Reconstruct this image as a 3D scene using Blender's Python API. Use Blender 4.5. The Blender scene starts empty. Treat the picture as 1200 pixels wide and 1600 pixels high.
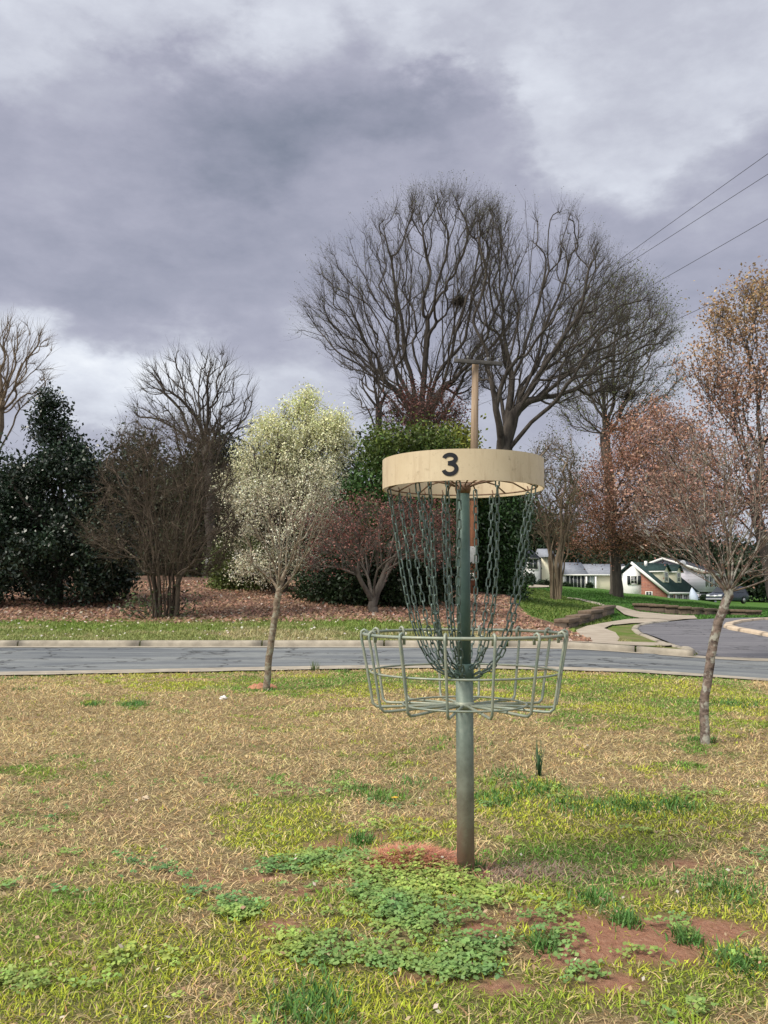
import bpy, bmesh, math, random
import numpy as np
from mathutils import Vector, Matrix
from mathutils.geometry import tessellate_polygon
R = np.random.RandomState(7)
random.seed(7)
scene = bpy.context.scene
C = scene.collection

# ------------------------------------------------------------------ camera
F = 1420.0; CAMZ = 0.9; YH = 925.0
TH = math.atan((YH-800)/F)
ct, st = math.cos(TH), math.sin(TH)
def proj(x, y, z):
    d = y*ct+(z-CAMZ)*st
    return 600+F*x/d, 800-F*((z-CAMZ)*ct-y*st)/d
def ray(px, py):
    a, b = (px-600)/F, (800-py)/F
    return np.array([a, ct-b*st, st+b*ct])
def at(px, py, Y):
    r = ray(px, py); return np.array([0, 0, CAMZ])+r*(Y/r[1])

# ------------------------------------------------------------------ tagging
def tag(o, label=None, cat=None, group=None, kind=None):
    if label: o['label'] = label
    if cat: o['category'] = cat
    if group: o['group'] = group
    if kind: o['kind'] = kind
    return o
def empty(name, loc, label, cat, group=None):
    o = bpy.data.objects.new(name, None); C.objects.link(o)
    o.location = Vector(loc); o.empty_display_size = 0.2
    return tag(o, label, cat, group)
def link(name, me, mat, parent=None):
    o = bpy.data.objects.new(name, me); C.objects.link(o)
    if mat is not None and len(me.materials) == 0:
        for m in (mat if isinstance(mat, (list, tuple)) else [mat]): me.materials.append(m)
    if parent is not None:
        o.parent = parent
        l = parent.location if parent.type == 'EMPTY' else Vector((0, 0, 0))
        o.matrix_parent_inverse = Matrix.Translation(-l)
    return o

# ------------------------------------------------------------------ mesh builders
def np_mesh(name, V, faces, col=None, smooth=False):
    """faces: list of int arrays (n,k)"""
    me = bpy.data.meshes.new(name)
    V = np.asarray(V, dtype=np.float32)
    me.vertices.add(len(V)); me.vertices.foreach_set('co', V.ravel())
    loops = np.concatenate([f.ravel() for f in faces]).astype(np.int32)
    tot = np.concatenate([np.full(len(f), f.shape[1]) for f in faces]).astype(np.int32)
    start = np.concatenate([[0], np.cumsum(tot)[:-1]]).astype(np.int32)
    me.loops.add(len(loops)); me.loops.foreach_set('vertex_index', loops)
    me.polygons.add(len(tot)); me.polygons.foreach_set('loop_start', start)
    me.polygons.foreach_set('loop_total', tot)
    if smooth: me.polygons.foreach_set('use_smooth', np.ones(len(tot), dtype=bool))
    if col is not None:
        a = me.color_attributes.new('Col', 'FLOAT_COLOR', 'POINT')
        c = np.ones((len(V), 4), dtype=np.float32); c[:, :3] = col
        a.data.foreach_set('color', c.ravel())
    me.update(calc_edges=True); me.validate()
    return me

class MB:
    def __init__(s): s.v = []; s.f = {}; s.n = 0
    def add(s, V, Fs):
        V = np.asarray(V, dtype=float)
        for f in Fs:
            s.f.setdefault(len(f), []).append([i+s.n for i in f])
        s.v.append(V); s.n += len(V)
    def addnp(s, V, Fq):
        s.f.setdefault(Fq.shape[1], []).extend((Fq+s.n).tolist()); s.v.append(V); s.n += len(V)
    def obox(s, c, ax, ay, az, d):
        c = np.array(c, float); ax, ay, az = [np.array(a, float)*k/2 for a, k in zip((ax, ay, az), d)]
        V = [c+i*ax+j*ay+k*az for i in (-1, 1) for j in (-1, 1) for k in (-1, 1)]
        s.add(V, [(0, 1, 3, 2), (4, 6, 7, 5), (0, 4, 5, 1), (2, 3, 7, 6), (0, 2, 6, 4), (1, 5, 7, 3)])
    def box(s, c, d): s.obox(c, (1, 0, 0), (0, 1, 0), (0, 0, 1), d)
    def tube(s, P, r, n=8, cap=True, closed=False):
        P = np.asarray(P, float); m = len(P); r = np.broadcast_to(np.asarray(r, float), (m,))
        if closed: T = np.roll(P, -1, 0)-np.roll(P, 1, 0)
        else: T = np.gradient(P, axis=0)
        T = T/(np.linalg.norm(T, axis=1)[:, None]+1e-9)
        up = np.array([0, 0, 1.]) if abs(T[0, 2]) < .9 else np.array([1., 0, 0])
        N = np.zeros_like(P); nv = np.cross(T[0], up); nv /= np.linalg.norm(nv)
        for i in range(m):
            nv = nv-T[i]*np.dot(nv, T[i]); nv /= np.linalg.norm(nv)+1e-9; N[i] = nv
        B = np.cross(T, N); a = np.arange(n)*2*math.pi/n
        V = P[:, None]+r[:, None, None]*(N[:, None]*np.cos(a)[None, :, None]+B[:, None]*np.sin(a)[None, :, None])
        V = V.reshape(-1, 3)
        i = np.arange(m if closed else m-1)[:, None]*n; j = np.arange(n)[None]; j2 = (j+1) % n
        k = (i+n) % (m*n)
        q = np.stack([i+j, i+j2, k+j2, k+j], -1).reshape(-1, 4)
        s.addnp(V, q)
        if cap and not closed:
            b = s.n-m*n
            s.f.setdefault(n, []).append([b+x for x in range(n)][::-1])
            s.f.setdefault(n, []).append([b+(m-1)*n+x for x in range(n)])
    def me(s, name, smooth=False, col=None):
        return np_mesh(name, np.concatenate(s.v), [np.array(v) for v in s.f.values()], col, smooth)
    def build(s, name, mat, parent=None, smooth=False, bevel=0, col=None):
        me = s.me(name, smooth, col)
        o = link(name, me, mat, parent)
        if bevel:
            m = o.modifiers.new('bevel', 'BEVEL'); m.width = bevel; m.segments = 2; m.limit_method = 'ANGLE'
        return o

# ------------------------------------------------------------------ materials
def new_mat(name):
    m = bpy.data.materials.new(name); m.use_nodes = True
    nt = m.node_tree; b = nt.nodes['Principled BSDF']; return m, nt, b
def nd(nt, t, **kw):
    n = nt.nodes.new(t)
    for k, v in kw.items():
        if k.startswith('i_'): n.inputs[k[2:].replace('_', ' ')].default_value = v
        else: setattr(n, k, v)
    return n
def c4(c): return (c[0], c[1], c[2], 1)
def mix(nt, fac, a, b, mode='MIX'):
    n = nt.nodes.new('ShaderNodeMix'); n.data_type = 'RGBA'; n.blend_type = mode
    for idx, v in ((0, fac), (6, a), (7, b)):
        if isinstance(v, (int, float)): n.inputs[idx].default_value = v
        elif isinstance(v, tuple): n.inputs[idx].default_value = c4(v)
        else: nt.links.new(v, n.inputs[idx])
    return n.outputs[2]
def ramp(nt, src, stops):
    n = nt.nodes.new('ShaderNodeValToRGB'); nt.links.new(src, n.inputs[0])
    e = n.color_ramp.elements
    while len(e) < len(stops): e.new(0.5)
    for k, (p, c) in zip(e, stops):
        k.position = p; k.color = c4(c) if isinstance(c, tuple) else (c, c, c, 1)
    return n.outputs[0]
def noise(nt, scale, detail=4, rough=.6, vec=None, dist=0):
    n = nd(nt, 'ShaderNodeTexNoise'); n.inputs['Scale'].default_value = scale
    n.inputs['Detail'].default_value = detail; n.inputs['Roughness'].default_value = rough
    n.inputs['Distortion'].default_value = dist
    if vec is None:
        g = nd(nt, 'ShaderNodeNewGeometry'); vec = g.outputs['Position']
    nt.links.new(vec, n.inputs['Vector']); return n.outputs[0]
def bump(nt, b, h, strength=.4, dist=.02):
    n = nd(nt, 'ShaderNodeBump'); n.inputs['Strength'].default_value = strength
    n.inputs['Distance'].default_value = dist
    nt.links.new(h, n.inputs['Height']); nt.links.new(n.outputs[0], b.inputs['Normal'])
def simple(name, c, rough=.7, var=.25, scale=8, bmp=0, metal=0, spec=.3, c2=None, bdist=.01):
    m, nt, b = new_mat(name)
    b.inputs['Roughness'].default_value = rough; b.inputs['Metallic'].default_value = metal
    b.inputs['Specular IOR Level'].default_value = spec
    n = noise(nt, scale)
    lo = tuple(x*(1-var) for x in c) if c2 is None else c2
    hi = tuple(min(1, x*(1+var)) for x in c) if c2 is None else c
    nt.links.new(ramp(nt, n, [(.3, lo), (.7, hi)]), b.inputs['Base Color'])
    if bmp: bump(nt, b, n, bmp, bdist)
    return m
def leafmat(name, rough=.55, trans=0.25, spec=.3):
    m, nt, b = new_mat(name)
    a = nd(nt, 'ShaderNodeAttribute', attribute_name='Col')
    nt.links.new(a.outputs[0], b.inputs['Base Color'])
    b.inputs['Roughness'].default_value = rough
    b.inputs['Specular IOR Level'].default_value = spec
    if trans:
        t = nd(nt, 'ShaderNodeBsdfTranslucent'); nt.links.new(a.outputs[0], t.inputs[0])
        ms = nd(nt, 'ShaderNodeMixShader'); ms.inputs[0].default_value = trans
        out = nt.nodes['Material Output']
        nt.links.new(b.outputs[0], ms.inputs[1]); nt.links.new(t.outputs[0], ms.inputs[2])
        nt.links.new(ms.outputs[0], out.inputs[0])
    return m
M_leaf = leafmat('leaf', .5, .2)
M_glossleaf = leafmat('gloss_leaf', .35, .08, .5)
M_grass = leafmat('grass_blade', .6, .25, .25)
def barkmat(name, c, c2, scale=6, zs=.25):
    m, nt, b = new_mat(name)
    g = nd(nt, 'ShaderNodeNewGeometry')
    mp = nd(nt, 'ShaderNodeMapping'); mp.inputs['Scale'].default_value = (1, 1, zs)
    nt.links.new(g.outputs['Position'], mp.inputs[0])
    n = noise(nt, scale, 6, .65, mp.outputs[0])
    nt.links.new(ramp(nt, n, [(.32, c2), (.62, c)]), b.inputs['Base Color'])
    b.inputs['Roughness'].default_value = .9; b.inputs['Specular IOR Level'].default_value = .15
    bump(nt, b, n, .8, .02)
    return m
M_barkdark = barkmat('bark_dark', (.095, .082, .07), (.035, .03, .027))
M_barkgrey = barkmat('bark_grey', (.16, .14, .12), (.06, .05, .045))
M_barkmid = barkmat('bark_mid', (.12, .10, .08), (.04, .035, .03))
M_barktan = barkmat('bark_tan', (.22, .17, .12), (.08, .06, .045), 9)
def lichen_bark(name, base, dark, lich):
    m, nt, b = new_mat(name)
    g = nd(nt, 'ShaderNodeNewGeometry')
    mp = nd(nt, 'ShaderNodeMapping'); mp.inputs['Scale'].default_value = (1, 1, 2.2)
    nt.links.new(g.outputs['Position'], mp.inputs[0])
    n = noise(nt, 16, 6, .7, mp.outputs[0]); n2 = noise(nt, 22, 3, .6)
    c = ramp(nt, n, [(.35, dark), (.6, base)])
    f = ramp(nt, n2, [(.5, 0.0), (.6, 1.0)])
    nt.links.new(mix(nt, f, c, lich), b.inputs['Base Color'])
    b.inputs['Roughness'].default_value = .9; b.inputs['Specular IOR Level'].default_value = .15
    bump(nt, b, n, .9, .012)
    return m
M_youngbark = lichen_bark('young_bark', (.26, .205, .15), (.10, .075, .055), (.27, .26, .2))
M_rightbark = lichen_bark('right_bark', (.22, .17, .14), (.055, .042, .038), (.34, .33, .28))

# ------------------------------------------------------------------ terrain
U_T = [-.75, -.42, -.1, .06, .13, .155, .19, .23, .275, .33, .38, .43, .7]
Y_T = [15.4, 17.5, 20, 23, 27, 32, 40, 52, 66, 82, 110, 160]
FL = None
PT = [  # image height (px) of the ground along each view direction at each distance
 [1000,982,968,946,920,905,895,888,885,882,880,885],
 [1000,982,968,946,920,905,895,888,885,882,880,885],
 [1000,982,967,946,920,905,897,892,890,888,885,888],
 [1000,984,968,950,932,918,905,900,898,896,893,893],
 [1001,988,974,958,942,928,914,908,906,905,905,906],
 [1002,992,981,967,951,940,928,920,916,914,915,917],
 [1004,996,985,973,959,949,937,926,920,916,918,921],
 [1006,998,988,977,965,955,941,930,923,919,922,924],
 [1008,1000,990,980,969,962,945,937,932,928,932,934],
 [1008,1000,990,980,971,965,952,944,940,936,938,937],
 [1008,998,989,980,971,965,958,952,948,943,944,940],
 [1008,998,989,980,971,965,958,953,951,948,946,942],
 [1008,998,989,980,971,965,958,952,950,948,946,942]]
PT = np.array(PT, float)
ZT = CAMZ-(PT-YH)*np.array(Y_T)[None]/F
def sm(a, b, x):
    t = np.clip((x-a)/(b-a), 0, 1); return t*t*(3-2*t)
def bil(u, y):
    u = np.clip(u, U_T[0], U_T[-1]-1e-6); y = np.clip(y, Y_T[0], Y_T[-1]-1e-6)
    ui = np.searchsorted(U_T, u, side='right')-1; yi = np.searchsorted(Y_T, y, side='right')-1
    UT, YT = np.array(U_T), np.array(Y_T)
    fu = (u-UT[ui])/(UT[ui+1]-UT[ui]); fy = (y-YT[yi])/(YT[yi+1]-YT[yi])
    fu = fu*fu*(3-2*fu)
    return (ZT[ui, yi]*(1-fu)*(1-fy)+ZT[ui+1, yi]*fu*(1-fy)+ZT[ui, yi+1]*(1-fu)*fy+ZT[ui+1, yi+1]*fu*fy)
def dipz(x, y): return -.12*sm(2.5, 5.5, x)*(1-sm(15, 22, y))*sm(7, 11, y)
NX = [-60, -12, -8, -4, -2, -.3, 1, 2.3, 4.1, 8, 15, 60]
NY = [6.4, 8.7, 9.15, 9.8, 10.3, 10.72, 10.75, 10.4, 9.7, 8.4, 7.0, 2.]
FX = [-60, -6.3, -.4, 2, 3.3, 4.3, 5.5, 8, 15, 60]
FY = [15.2, 15.0, 15.0, 14.85, 14.6, 14.3, 13.7, 12.9, 11, 4]
def smooth_interp(x, X, Y):
    return (np.interp(x-.6, X, Y)+np.interp(x-.2, X, Y)+np.interp(x+.2, X, Y)+np.interp(x+.6, X, Y))/4
def near_edge(x): return smooth_interp(x, NX, NY)
def far_edge(x): return smooth_interp(x, FX, FY)
POLE = (0.262, 3.0)
def base_z(x, y):
    """ground height before roads are cut in"""
    x = np.asarray(x, float); y = np.asarray(y, float)
    far = bil(x/np.maximum(y, 1), y)
    k = sm(14.6, 16.2, y)
    z = far*k+(1-k)*np.where(y > 12.5, .09*(1-sm(4.3, 6, x)), 0)
    z = z+dipz(x, y)*(1-k)+dipz(x, y)*k*sm(4, 6, x)
    n = .5*np.sin(x*1.7+y*.9)+.5*np.sin(x*.8-y*2.1+1)+.4*np.sin(3.1*x+2.3*y)
    z = z+.012*n*(1-sm(8.5, 10, y))
    d2 = ((x-POLE[0]+.17)/.14)**2+((y-POLE[1]-.03)/.13)**2
    z = z+.05*np.exp(-d2)
    d2 = ((x-POLE[0]+.05)/.45)**2+((y-POLE[1]+.42)/.24)**2
    z = z+.022*np.exp(-d2)-.012*np.exp(-((x-POLE[0])**2+(y-POLE[1])**2)/.02)
    return z
def g(px, py):
    """where the view ray through a pixel meets the ground"""
    r = ray(px, py); ys = np.concatenate([np.arange(1.2, 40, .02), np.arange(40, 200, .2)])
    P = np.array([0, 0, CAMZ])[None]+r[None]*(ys/r[1])[:, None]
    below = P[:, 2] <= base_z(P[:, 0], P[:, 1])
    i = np.argmax(below) if below.any() else len(ys)-1
    return P[i]
def gz(x, y): return float(base_z(np.array([x]), np.array([y]))[0])
def in_poly(x, y, poly):
    x = np.asarray(x); y = np.asarray(y); ins = np.zeros(x.shape, bool); n = len(poly)
    for i in range(n):
        x1, y1 = poly[i]; x2, y2 = poly[(i+1) % n]
        c = ((y1 > y) != (y2 > y)) & (x < (x2-x1)*(y-y1)/((y2-y1) if abs(y2-y1) > 1e-12 else 1e-12)+x1)
        ins ^= c
    return ins
def G(*pts): return [tuple(g(a, b)[:2]) for a, b in pts]

xs = np.concatenate([np.arange(-60, -8, 4), np.arange(-8, 8, .5), np.arange(8, 61, 4)])
road_poly = [(x, float(near_edge(x))+.42) for x in xs]+[(x, float(far_edge(x))) for x in xs[::-1]]
mouth_l = [(4.5, 14.22), (4.78, 14.35), (5.0, 14.7), (5.15, 15.3), (5.3, 16.3)]+G((1022, 997), (1004, 990), (997, 984), (1000, 979), (1017, 974.5), (1047, 971), (1080, 968.5), (1140, 966), (1200, 965))
xr = [x for x in xs if x > mouth_l[0][0]+.3]
street_poly = mouth_l+[(mouth_l[-1][0]+12, mouth_l[-1][1]+3), (60, mouth_l[-1][1]+6)]+[(x, float(far_edge(x))+.02) for x in xr[::-1]]+[(mouth_l[0][0]-.12, float(far_edge(mouth_l[0][0]-.12))+.02)]

apron = G((872, 1007), (905, 997), (900, 986), (918, 979), (952, 973), (985, 968), (1040, 967), (1075, 968), (1045, 971), (1012, 974), (985, 975), (955, 978), (944, 983), (962, 990), (968, 998), (965, 1004), (1052, 1006), (1056, 1009), (1040, 1011), (1020, 1011), (1000, 1011), (980, 1011), (960, 1011), (940, 1011), (920, 1011), (900, 1011), (870, 1011))
apron = [(x, min(max(y, far_edge(x)+.17), 99)) for x, y in apron]
drive_poly = G((958, 948), (966, 947.5), (1000, 957), (1040, 961), (1085, 963), (1090, 968), (1040, 969), (1000, 967), (975, 961))

def cuts(lo, hi, near, far, grow):
    out = [lo]
    while out[-1] < hi: out.append(out[-1]+near+grow*max(0, abs(out[-1])-far))
    return out
def gridlines():
    X = list(np.arange(-3.4, 3.4, .045)); v = 3.4; s = .06
    pos = []
    while v < 900: pos.append(v); s = min(.16, s*1.05) if v < 14 else s*1.12; v += s
    X = sorted(X+pos+[-p for p in pos])
    Y = [-900, -300, -100, -40, -15, -6, -2, 0, .7]+list(np.arange(1.2, 6, .04)); v = 6; s = .05
    while v < 1500: Y.append(v); s = min(.13, s*1.03) if v < 34 else s*1.06; v += s
    return np.array(X), np.array(Y)
GX, GY = gridlines()
# keep the sheet coarse to the far sides
XX, YY = np.meshgrid(GX, GY)
ZZ = base_z(XX, YY)
inroad = in_poly(XX, YY, road_poly) | in_poly(XX, YY, street_poly) | in_poly(XX, YY-.06, road_poly)
inroad &= ~(YY < near_edge(XX)+.4)
inpath = in_poly(XX, YY, apron) | in_poly(XX, YY, drive_poly)
ZZ = np.where(inpath, ZZ-.07, ZZ)
ZZ = np.where(inroad, np.minimum(ZZ, dipz(XX, YY))-.07, ZZ)
nearflat = (YY < 12.5) & ~inroad
nx, ny = len(GX), len(GY)
V = np.stack([XX, YY, ZZ], -1).reshape(-1, 3)
i = np.arange(ny-1)[:, None]*nx+np.arange(nx-1)[None]
Q = np.stack([i, i+1, i+nx+1, i+nx], -1).reshape(-1, 4)

# value noise for patch masks
_tab = R.rand(256, 256)
def vnoise(x, y, s, o=0):
    x = np.asarray(x)*s+o*17.3+100; y = np.asarray(y)*s+o*9.1+100
    xi = np.floor(x).astype(int); yi = np.floor(y).astype(int); fx = x-xi; fy = y-yi
    fx = fx*fx*(3-2*fx); fy = fy*fy*(3-2*fy)
    t = lambda a, b: _tab[a % 256, b % 256]
    return (t(xi, yi)*(1-fx)+t(xi+1, yi)*fx)*(1-fy)+(t(xi, yi+1)*(1-fx)+t(xi+1, yi+1)*fx)*fy
def fbm(x, y, s, o=0, n=4):
    v = 0; a = 1; t = 0
    for k in range(n): v = v+a*vnoise(x, y, s*2**k, o+k); t += a; a *= .55
    return v/t
def blobs(x, y, L):
    px, py = proj(x, y, 0.0*x); m = np.zeros(np.shape(x))
    for (cx, cy, rx, ry, a) in L:
        m = m+a*np.exp(-(((px-cx)/rx)**2+((py-cy)/ry)**2)**1.4)
    return m
GREEN = [(510,1355,75,28,1), (900,1290,170,55,1), (970,1330,110,35,.8), (1130,1440,110,60,1), (790,1230,90,28,.7),
 (1060,1110,210,45,1.2), (760,1070,320,18,.9), (430,1075,160,16,1.1), (380,1265,170,30,.35), (840,1350,120,30,.8), (620,1240,110,20,.5),
 (1080,1260,120,18,.8), (620,1420,130,45,.8), (450,1300,90,30,.6), (200,1100,26,6,1), (145,1100,22,5,1), (120,1400,160,50,.45), (460,1560,100,50,.9), (120,1540,180,70,.6), (1110,1530,110,50,.9),
 (560,1310,100,16,.6), (680,1170,70,8,.5), (880,1410,90,30,.7), (640,1530,200,35,.6), (960,1380,80,20,.7), (320,1500,150,40,.6), (60,1210,60,14,.5), (860,1580,160,30,.6)]
CLAY = [(650,1345,62,16,1.4), (1020,1465,110,26,1), (1120,1455,90,22,.9), (570,1312,45,11,.9), (440,1455,48,18,.9), (745,1468,34,14,1.1), (890,1500,60,20,1),
 (790,1545,60,13,.8), (1060,1350,50,10,.7), (720,1300,60,8,.6), (420,1376,50,8,.6), (740,1365,50,14,.6), (1000,1400,50,14,.6), (470,1400,40,10,.5), (960,1540,70,18,.8),(860,1450,60,16,.8),(940,1480,60,22,1.1),(1040,1500,90,18,.7),(660,1530,50,9,.6),(500,1325,40,8,.6),(340,1380,40,7,.4), (410,1074,14,4,2)]
CLOVER = [(510,1360,70,24,1), (640,1440,95,38,1.2), (600,1400,70,25,.8), (750,1505,56,28,1.1), (365,1435,34,20,1.1), (520,1500,110,35,.8), (690,1385,80,22,.9), (430,1475,60,25,.6), (760,1420,55,25,.6), (640,1520,90,20,.6)]
def m_green(x, y):
    n = fbm(x, y, 2.2, 3); n2 = fbm(x, y, 7, 9)
    m = blobs(x, y, GREEN)*.95+(n-.5)*1.8+(n2-.5)*2.0-.12
    m = m+.32*(1-sm(1.9, 4.8, y+1.6*(fbm(x, y, .9, 15)-.5)))+.28*sm(.3, 1.6, x/y*4)*(1-sm(4.5, 5.5, y))+.1+.35*sm(8.3, 9.2, y)
    return sm(.12, .8, m+.12*(fbm(x, y, 18, 77)-.5)*2)
def m_clay(x, y):
    n = fbm(x, y, 5, 21)
    return np.clip(blobs(x, y, CLAY)*1.5+(n-.5)*1.5-.18, 0, 1)
def m_clover(x, y):
    n = fbm(x, y, 6, 31)
    n2 = fbm(x, y, 16, 37)
    return np.clip(blobs(x, y, CLOVER)*1.15+(n-.5)*2.2+(n2-.5)*1.4-.35, 0, 1)

px, py = proj(V[:, 0], V[:, 1], V[:, 2])
LITTER = [(-900, 960), (300, 968), (560, 964), (640, 968), (700, 976), (780, 990), (830, 1001), (905, 1006), (925, 998), (905, 990), (885, 979), (830, 962), (808, 945), (800, 915), (790, 700), (-900, 700)]
LAWN = [(800, 700), (800, 915), (808, 945), (830, 962), (885, 979), (960, 978), (1000, 968), (1400, 965), (1400, 700)]
wob = (fbm(V[:, 0], V[:, 1], .8, 5)-.5)
lit = in_poly(px+wob*60, py+wob*9, LITTER) & (V[:, 1] > 15.2)
lit |= (V[:, 1] > 27) & (V[:, 0]/np.maximum(V[:, 1], 1) < .135)
law = in_poly(px, py+wob*3, LAWN) & (V[:, 1] > 15.2) & ~lit
law |= (V[:, 1] > 36) & (V[:, 0]/np.maximum(V[:, 1], 1) >= .135)
col = np.zeros((len(V), 3), np.float32)
nearm = (V[:, 1] < 12.5)
col[:, 0] = lit
col[:, 1] = np.where(nearm, m_green(V[:, 0], V[:, 1]), np.where(law, 1, 0))
col[:, 2] = np.where(nearm, m_clay(V[:, 0], V[:, 1]), 0)

def ground_mat():
    m, nt, b = new_mat('ground_turf')
    a = nd(nt, 'ShaderNodeAttribute', attribute_name='Col')
    s = nd(nt, 'ShaderNodeSeparateColor'); nt.links.new(a.outputs[0], s.inputs[0])
    g_ = nd(nt, 'ShaderNodeNewGeometry'); sp = nd(nt, 'ShaderNodeSeparateXYZ'); nt.links.new(g_.outputs['Position'], sp.inputs[0])
    fine = noise(nt, 60, 6, .75); med = noise(nt, 9, 5, .65); big = noise(nt, 1.3, 5, .6)
    dry = mix(nt, ramp(nt, fine, [(.3, 0.0), (.7, 1.0)]), (.15, .11, .055), (.54, .42, .22))
    grn = mix(nt, fine, (.09, .09, .04), (.27, .3, .09))
    clay = mix(nt, ramp(nt, fine, [(.35, .0), (.65, 1.)]), mix(nt, med, (.3, .13, .08), (.44, .22, .14)), mix(nt, med, (.42, .21, .13), (.6, .36, .25)))
    thatch = ramp(nt, fine, [(.35, (.16, .11, .075)), (.7, (.42, .33, .2))])
    near = mix(nt, s.outputs[1], mix(nt, .35, dry, thatch), grn)
    near = mix(nt, s.outputs[2], near, clay)
    # verge beyond the road: patchy straw and green
    vf = ramp(nt, big, [(.42, 0.0), (.58, 1.0)])
    v1 = mix(nt, vf, mix(nt, fine, (.13, .14, .05), (.28, .25, .12)), mix(nt, fine, (.07, .12, .02), (.16, .24, .05)))
    litter = mix(nt, ramp(nt, med, [(.35, 0.0), (.65, 1.0)]), mix(nt, fine, (.12, .075, .055), (.27, .19, .14)), mix(nt, fine, (.10, .06, .045), (.24, .14, .1)))
    lawn = mix(nt, ramp(nt, big, [(.4, 0.0), (.6, 1.0)]), (.06, .14, .024), (.1, .2, .035))
    lawn = mix(nt, ramp(nt, fine, [(.3, 0.0), (.7, .5)]), lawn, (.03, .07, .015))
    mr = nd(nt, 'ShaderNodeMapRange'); mr.inputs[1].default_value = 12; mr.inputs[2].default_value = 12.6
    nt.links.new(sp.outputs['Y'], mr.inputs[0])
    far = mix(nt, s.outputs[1], v1, lawn)
    far = mix(nt, s.outputs[0], far, litter)
    nt.links.new(mix(nt, mr.outputs[0], near, far), b.inputs['Base Color'])
    b.inputs['Roughness'].default_value = .95; b.inputs['Specular IOR Level'].default_value = .1
    bump(nt, b, fine, .9, .03)
    return m
go = link('ground', np_mesh('ground', V, [Q], col, True), ground_mat()); tag(go, kind='structure')

# ------------------------------------------------------------------ draped sheets
def drape(name, poly, f, mat, step=.6, kind='structure', label=None, cat=None, parent=None, thick=0):
    bm = bmesh.new()
    vs = [bm.verts.new((p[0], p[1], 0)) for p in poly]
    tris = tessellate_polygon([[Vector((p[0], p[1], 0)) for p in poly]])
    for t in tris:
        try: bm.faces.new([vs[k] for k in t])
        except ValueError: pass
    X = [p[0] for p in poly]; Y = [p[1] for p in poly]
    for ax, lo, hi in ((0, max(min(X), -14), min(max(X), 20)), (1, min(Y), max(Y))):
        v = lo+step
        while v < hi:
            no = (1, 0, 0) if ax == 0 else (0, 1, 0); co = (v, 0, 0) if ax == 0 else (0, v, 0)
            bmesh.ops.bisect_plane(bm, geom=bm.verts[:]+bm.edges[:]+bm.faces[:], plane_co=co, plane_no=no)
            v += step*(1 if v < 36 else 4)
    co = np.array([v.co[:] for v in bm.verts]); z = f(co[:, 0], co[:, 1])
    for v, zz in zip(bm.verts, z): v.co.z = zz
    bmesh.ops.recalc_face_normals(bm, faces=bm.faces)
    for fc in bm.faces:
        if fc.normal.z < 0: fc.normal_flip()
        fc.smooth = True
    me = bpy.data.meshes.new(name); bm.to_mesh(me); bm.free()
    o = link(name, me, mat, parent); tag(o, label, cat, kind=kind); return o

def asphalt(name, c1, c2, streak=True):
    m, nt, b = new_mat(name)
    g_ = nd(nt, 'ShaderNodeNewGeometry')
    mp = nd(nt, 'ShaderNodeMapping'); mp.inputs['Scale'].default_value = (.35, 2.2, 1)
    nt.links.new(g_.outputs['Position'], mp.inputs[0])
    w = noise(nt, 1.0, 6, .65, mp.outputs[0], .6); fine = noise(nt, 90, 3, .7); med = noise(nt, 5, 5, .7)
    base = mix(nt, ramp(nt, w, [(.42, 0.0), (.62, 1.0)]), c1, c2)
    base = mix(nt, ramp(nt, med, [(.4, 0.0), (.7, .35)]), base, tuple(x*.7 for x in c1))
    base = mix(nt, ramp(nt, fine, [(.35, .3), (.65, 0.0)]), base, (.03, .03, .03))
    vo = nd(nt, 'ShaderNodeTexVoronoi', feature='DISTANCE_TO_EDGE'); vo.inputs['Scale'].default_value = .55
    dn = nd(nt, 'ShaderNodeMapping'); ns = nd(nt, 'ShaderNodeTexNoise'); ns.inputs['Scale'].default_value = 2.5; ns.inputs['Detail'].default_value = 5
    nt.links.new(g_.outputs['Position'], ns.inputs[0])
    va = nd(nt, 'ShaderNodeVectorMath', operation='ADD'); nt.links.new(g_.outputs['Position'], va.inputs[0]); nt.links.new(ns.outputs[1], va.inputs[1])
    nt.links.new(va.outputs[0], vo.inputs['Vector'])
    base = mix(nt, ramp(nt, vo.outputs[0], [(.006, .8), (.018, 0.0)]), base, (.02, .02, .02))
    nt.links.new(base, b.inputs['Base Color']); b.inputs['Roughness'].default_value = .85
    b.inputs['Specular IOR Level'].default_value = .25
    bump(nt, b, fine, .5, .006); return m
M_asph = asphalt('asphalt', (.14, .155, .17), (.27, .285, .28))
M_asph2 = asphalt('asphalt_side', (.15, .148, .165), (.215, .21, .222))
M_conc = simple('concrete', (.42, .375, .3), .9, .2, 5, .3, c2=(.25, .22, .175))
M_conc2 = simple('concrete_path', (.44, .385, .31), .9, .2, 2.5, .3, c2=(.3, .25, .195))
drape('road', road_poly, lambda x, y: dipz(x, y)+.012, M_asph)
drape('side_street', street_poly, lambda x, y: dipz(x, y)+.03*sm(14, 16, y)+np.minimum(0, base_z(x, y)-dipz(x, y)-.02)*sm(18, 22, y)+.0, M_asph2)
def strip(xa, xb, f0, f1, step=.4):
    X = np.arange(xa, xb, step)
    return [(x, float(f0(x))) for x in X]+[(x, float(f1(x))) for x in X[::-1]]
jn = lambda x: .03*math.sin(x*7.3)+.02*math.sin(x*17)
drape('near_gutter', strip(-30, 30, lambda x: near_edge(x)-.02+jn(x), lambda x: near_edge(x)+.45), lambda x, y: dipz(x, y)+.018, M_conc)
drape('far_gutter', strip(-30, 4.2, lambda x: far_edge(x)-.33, lambda x: far_edge(x)+.01), lambda x, y: dipz(x, y)+.018, M_conc)
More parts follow.
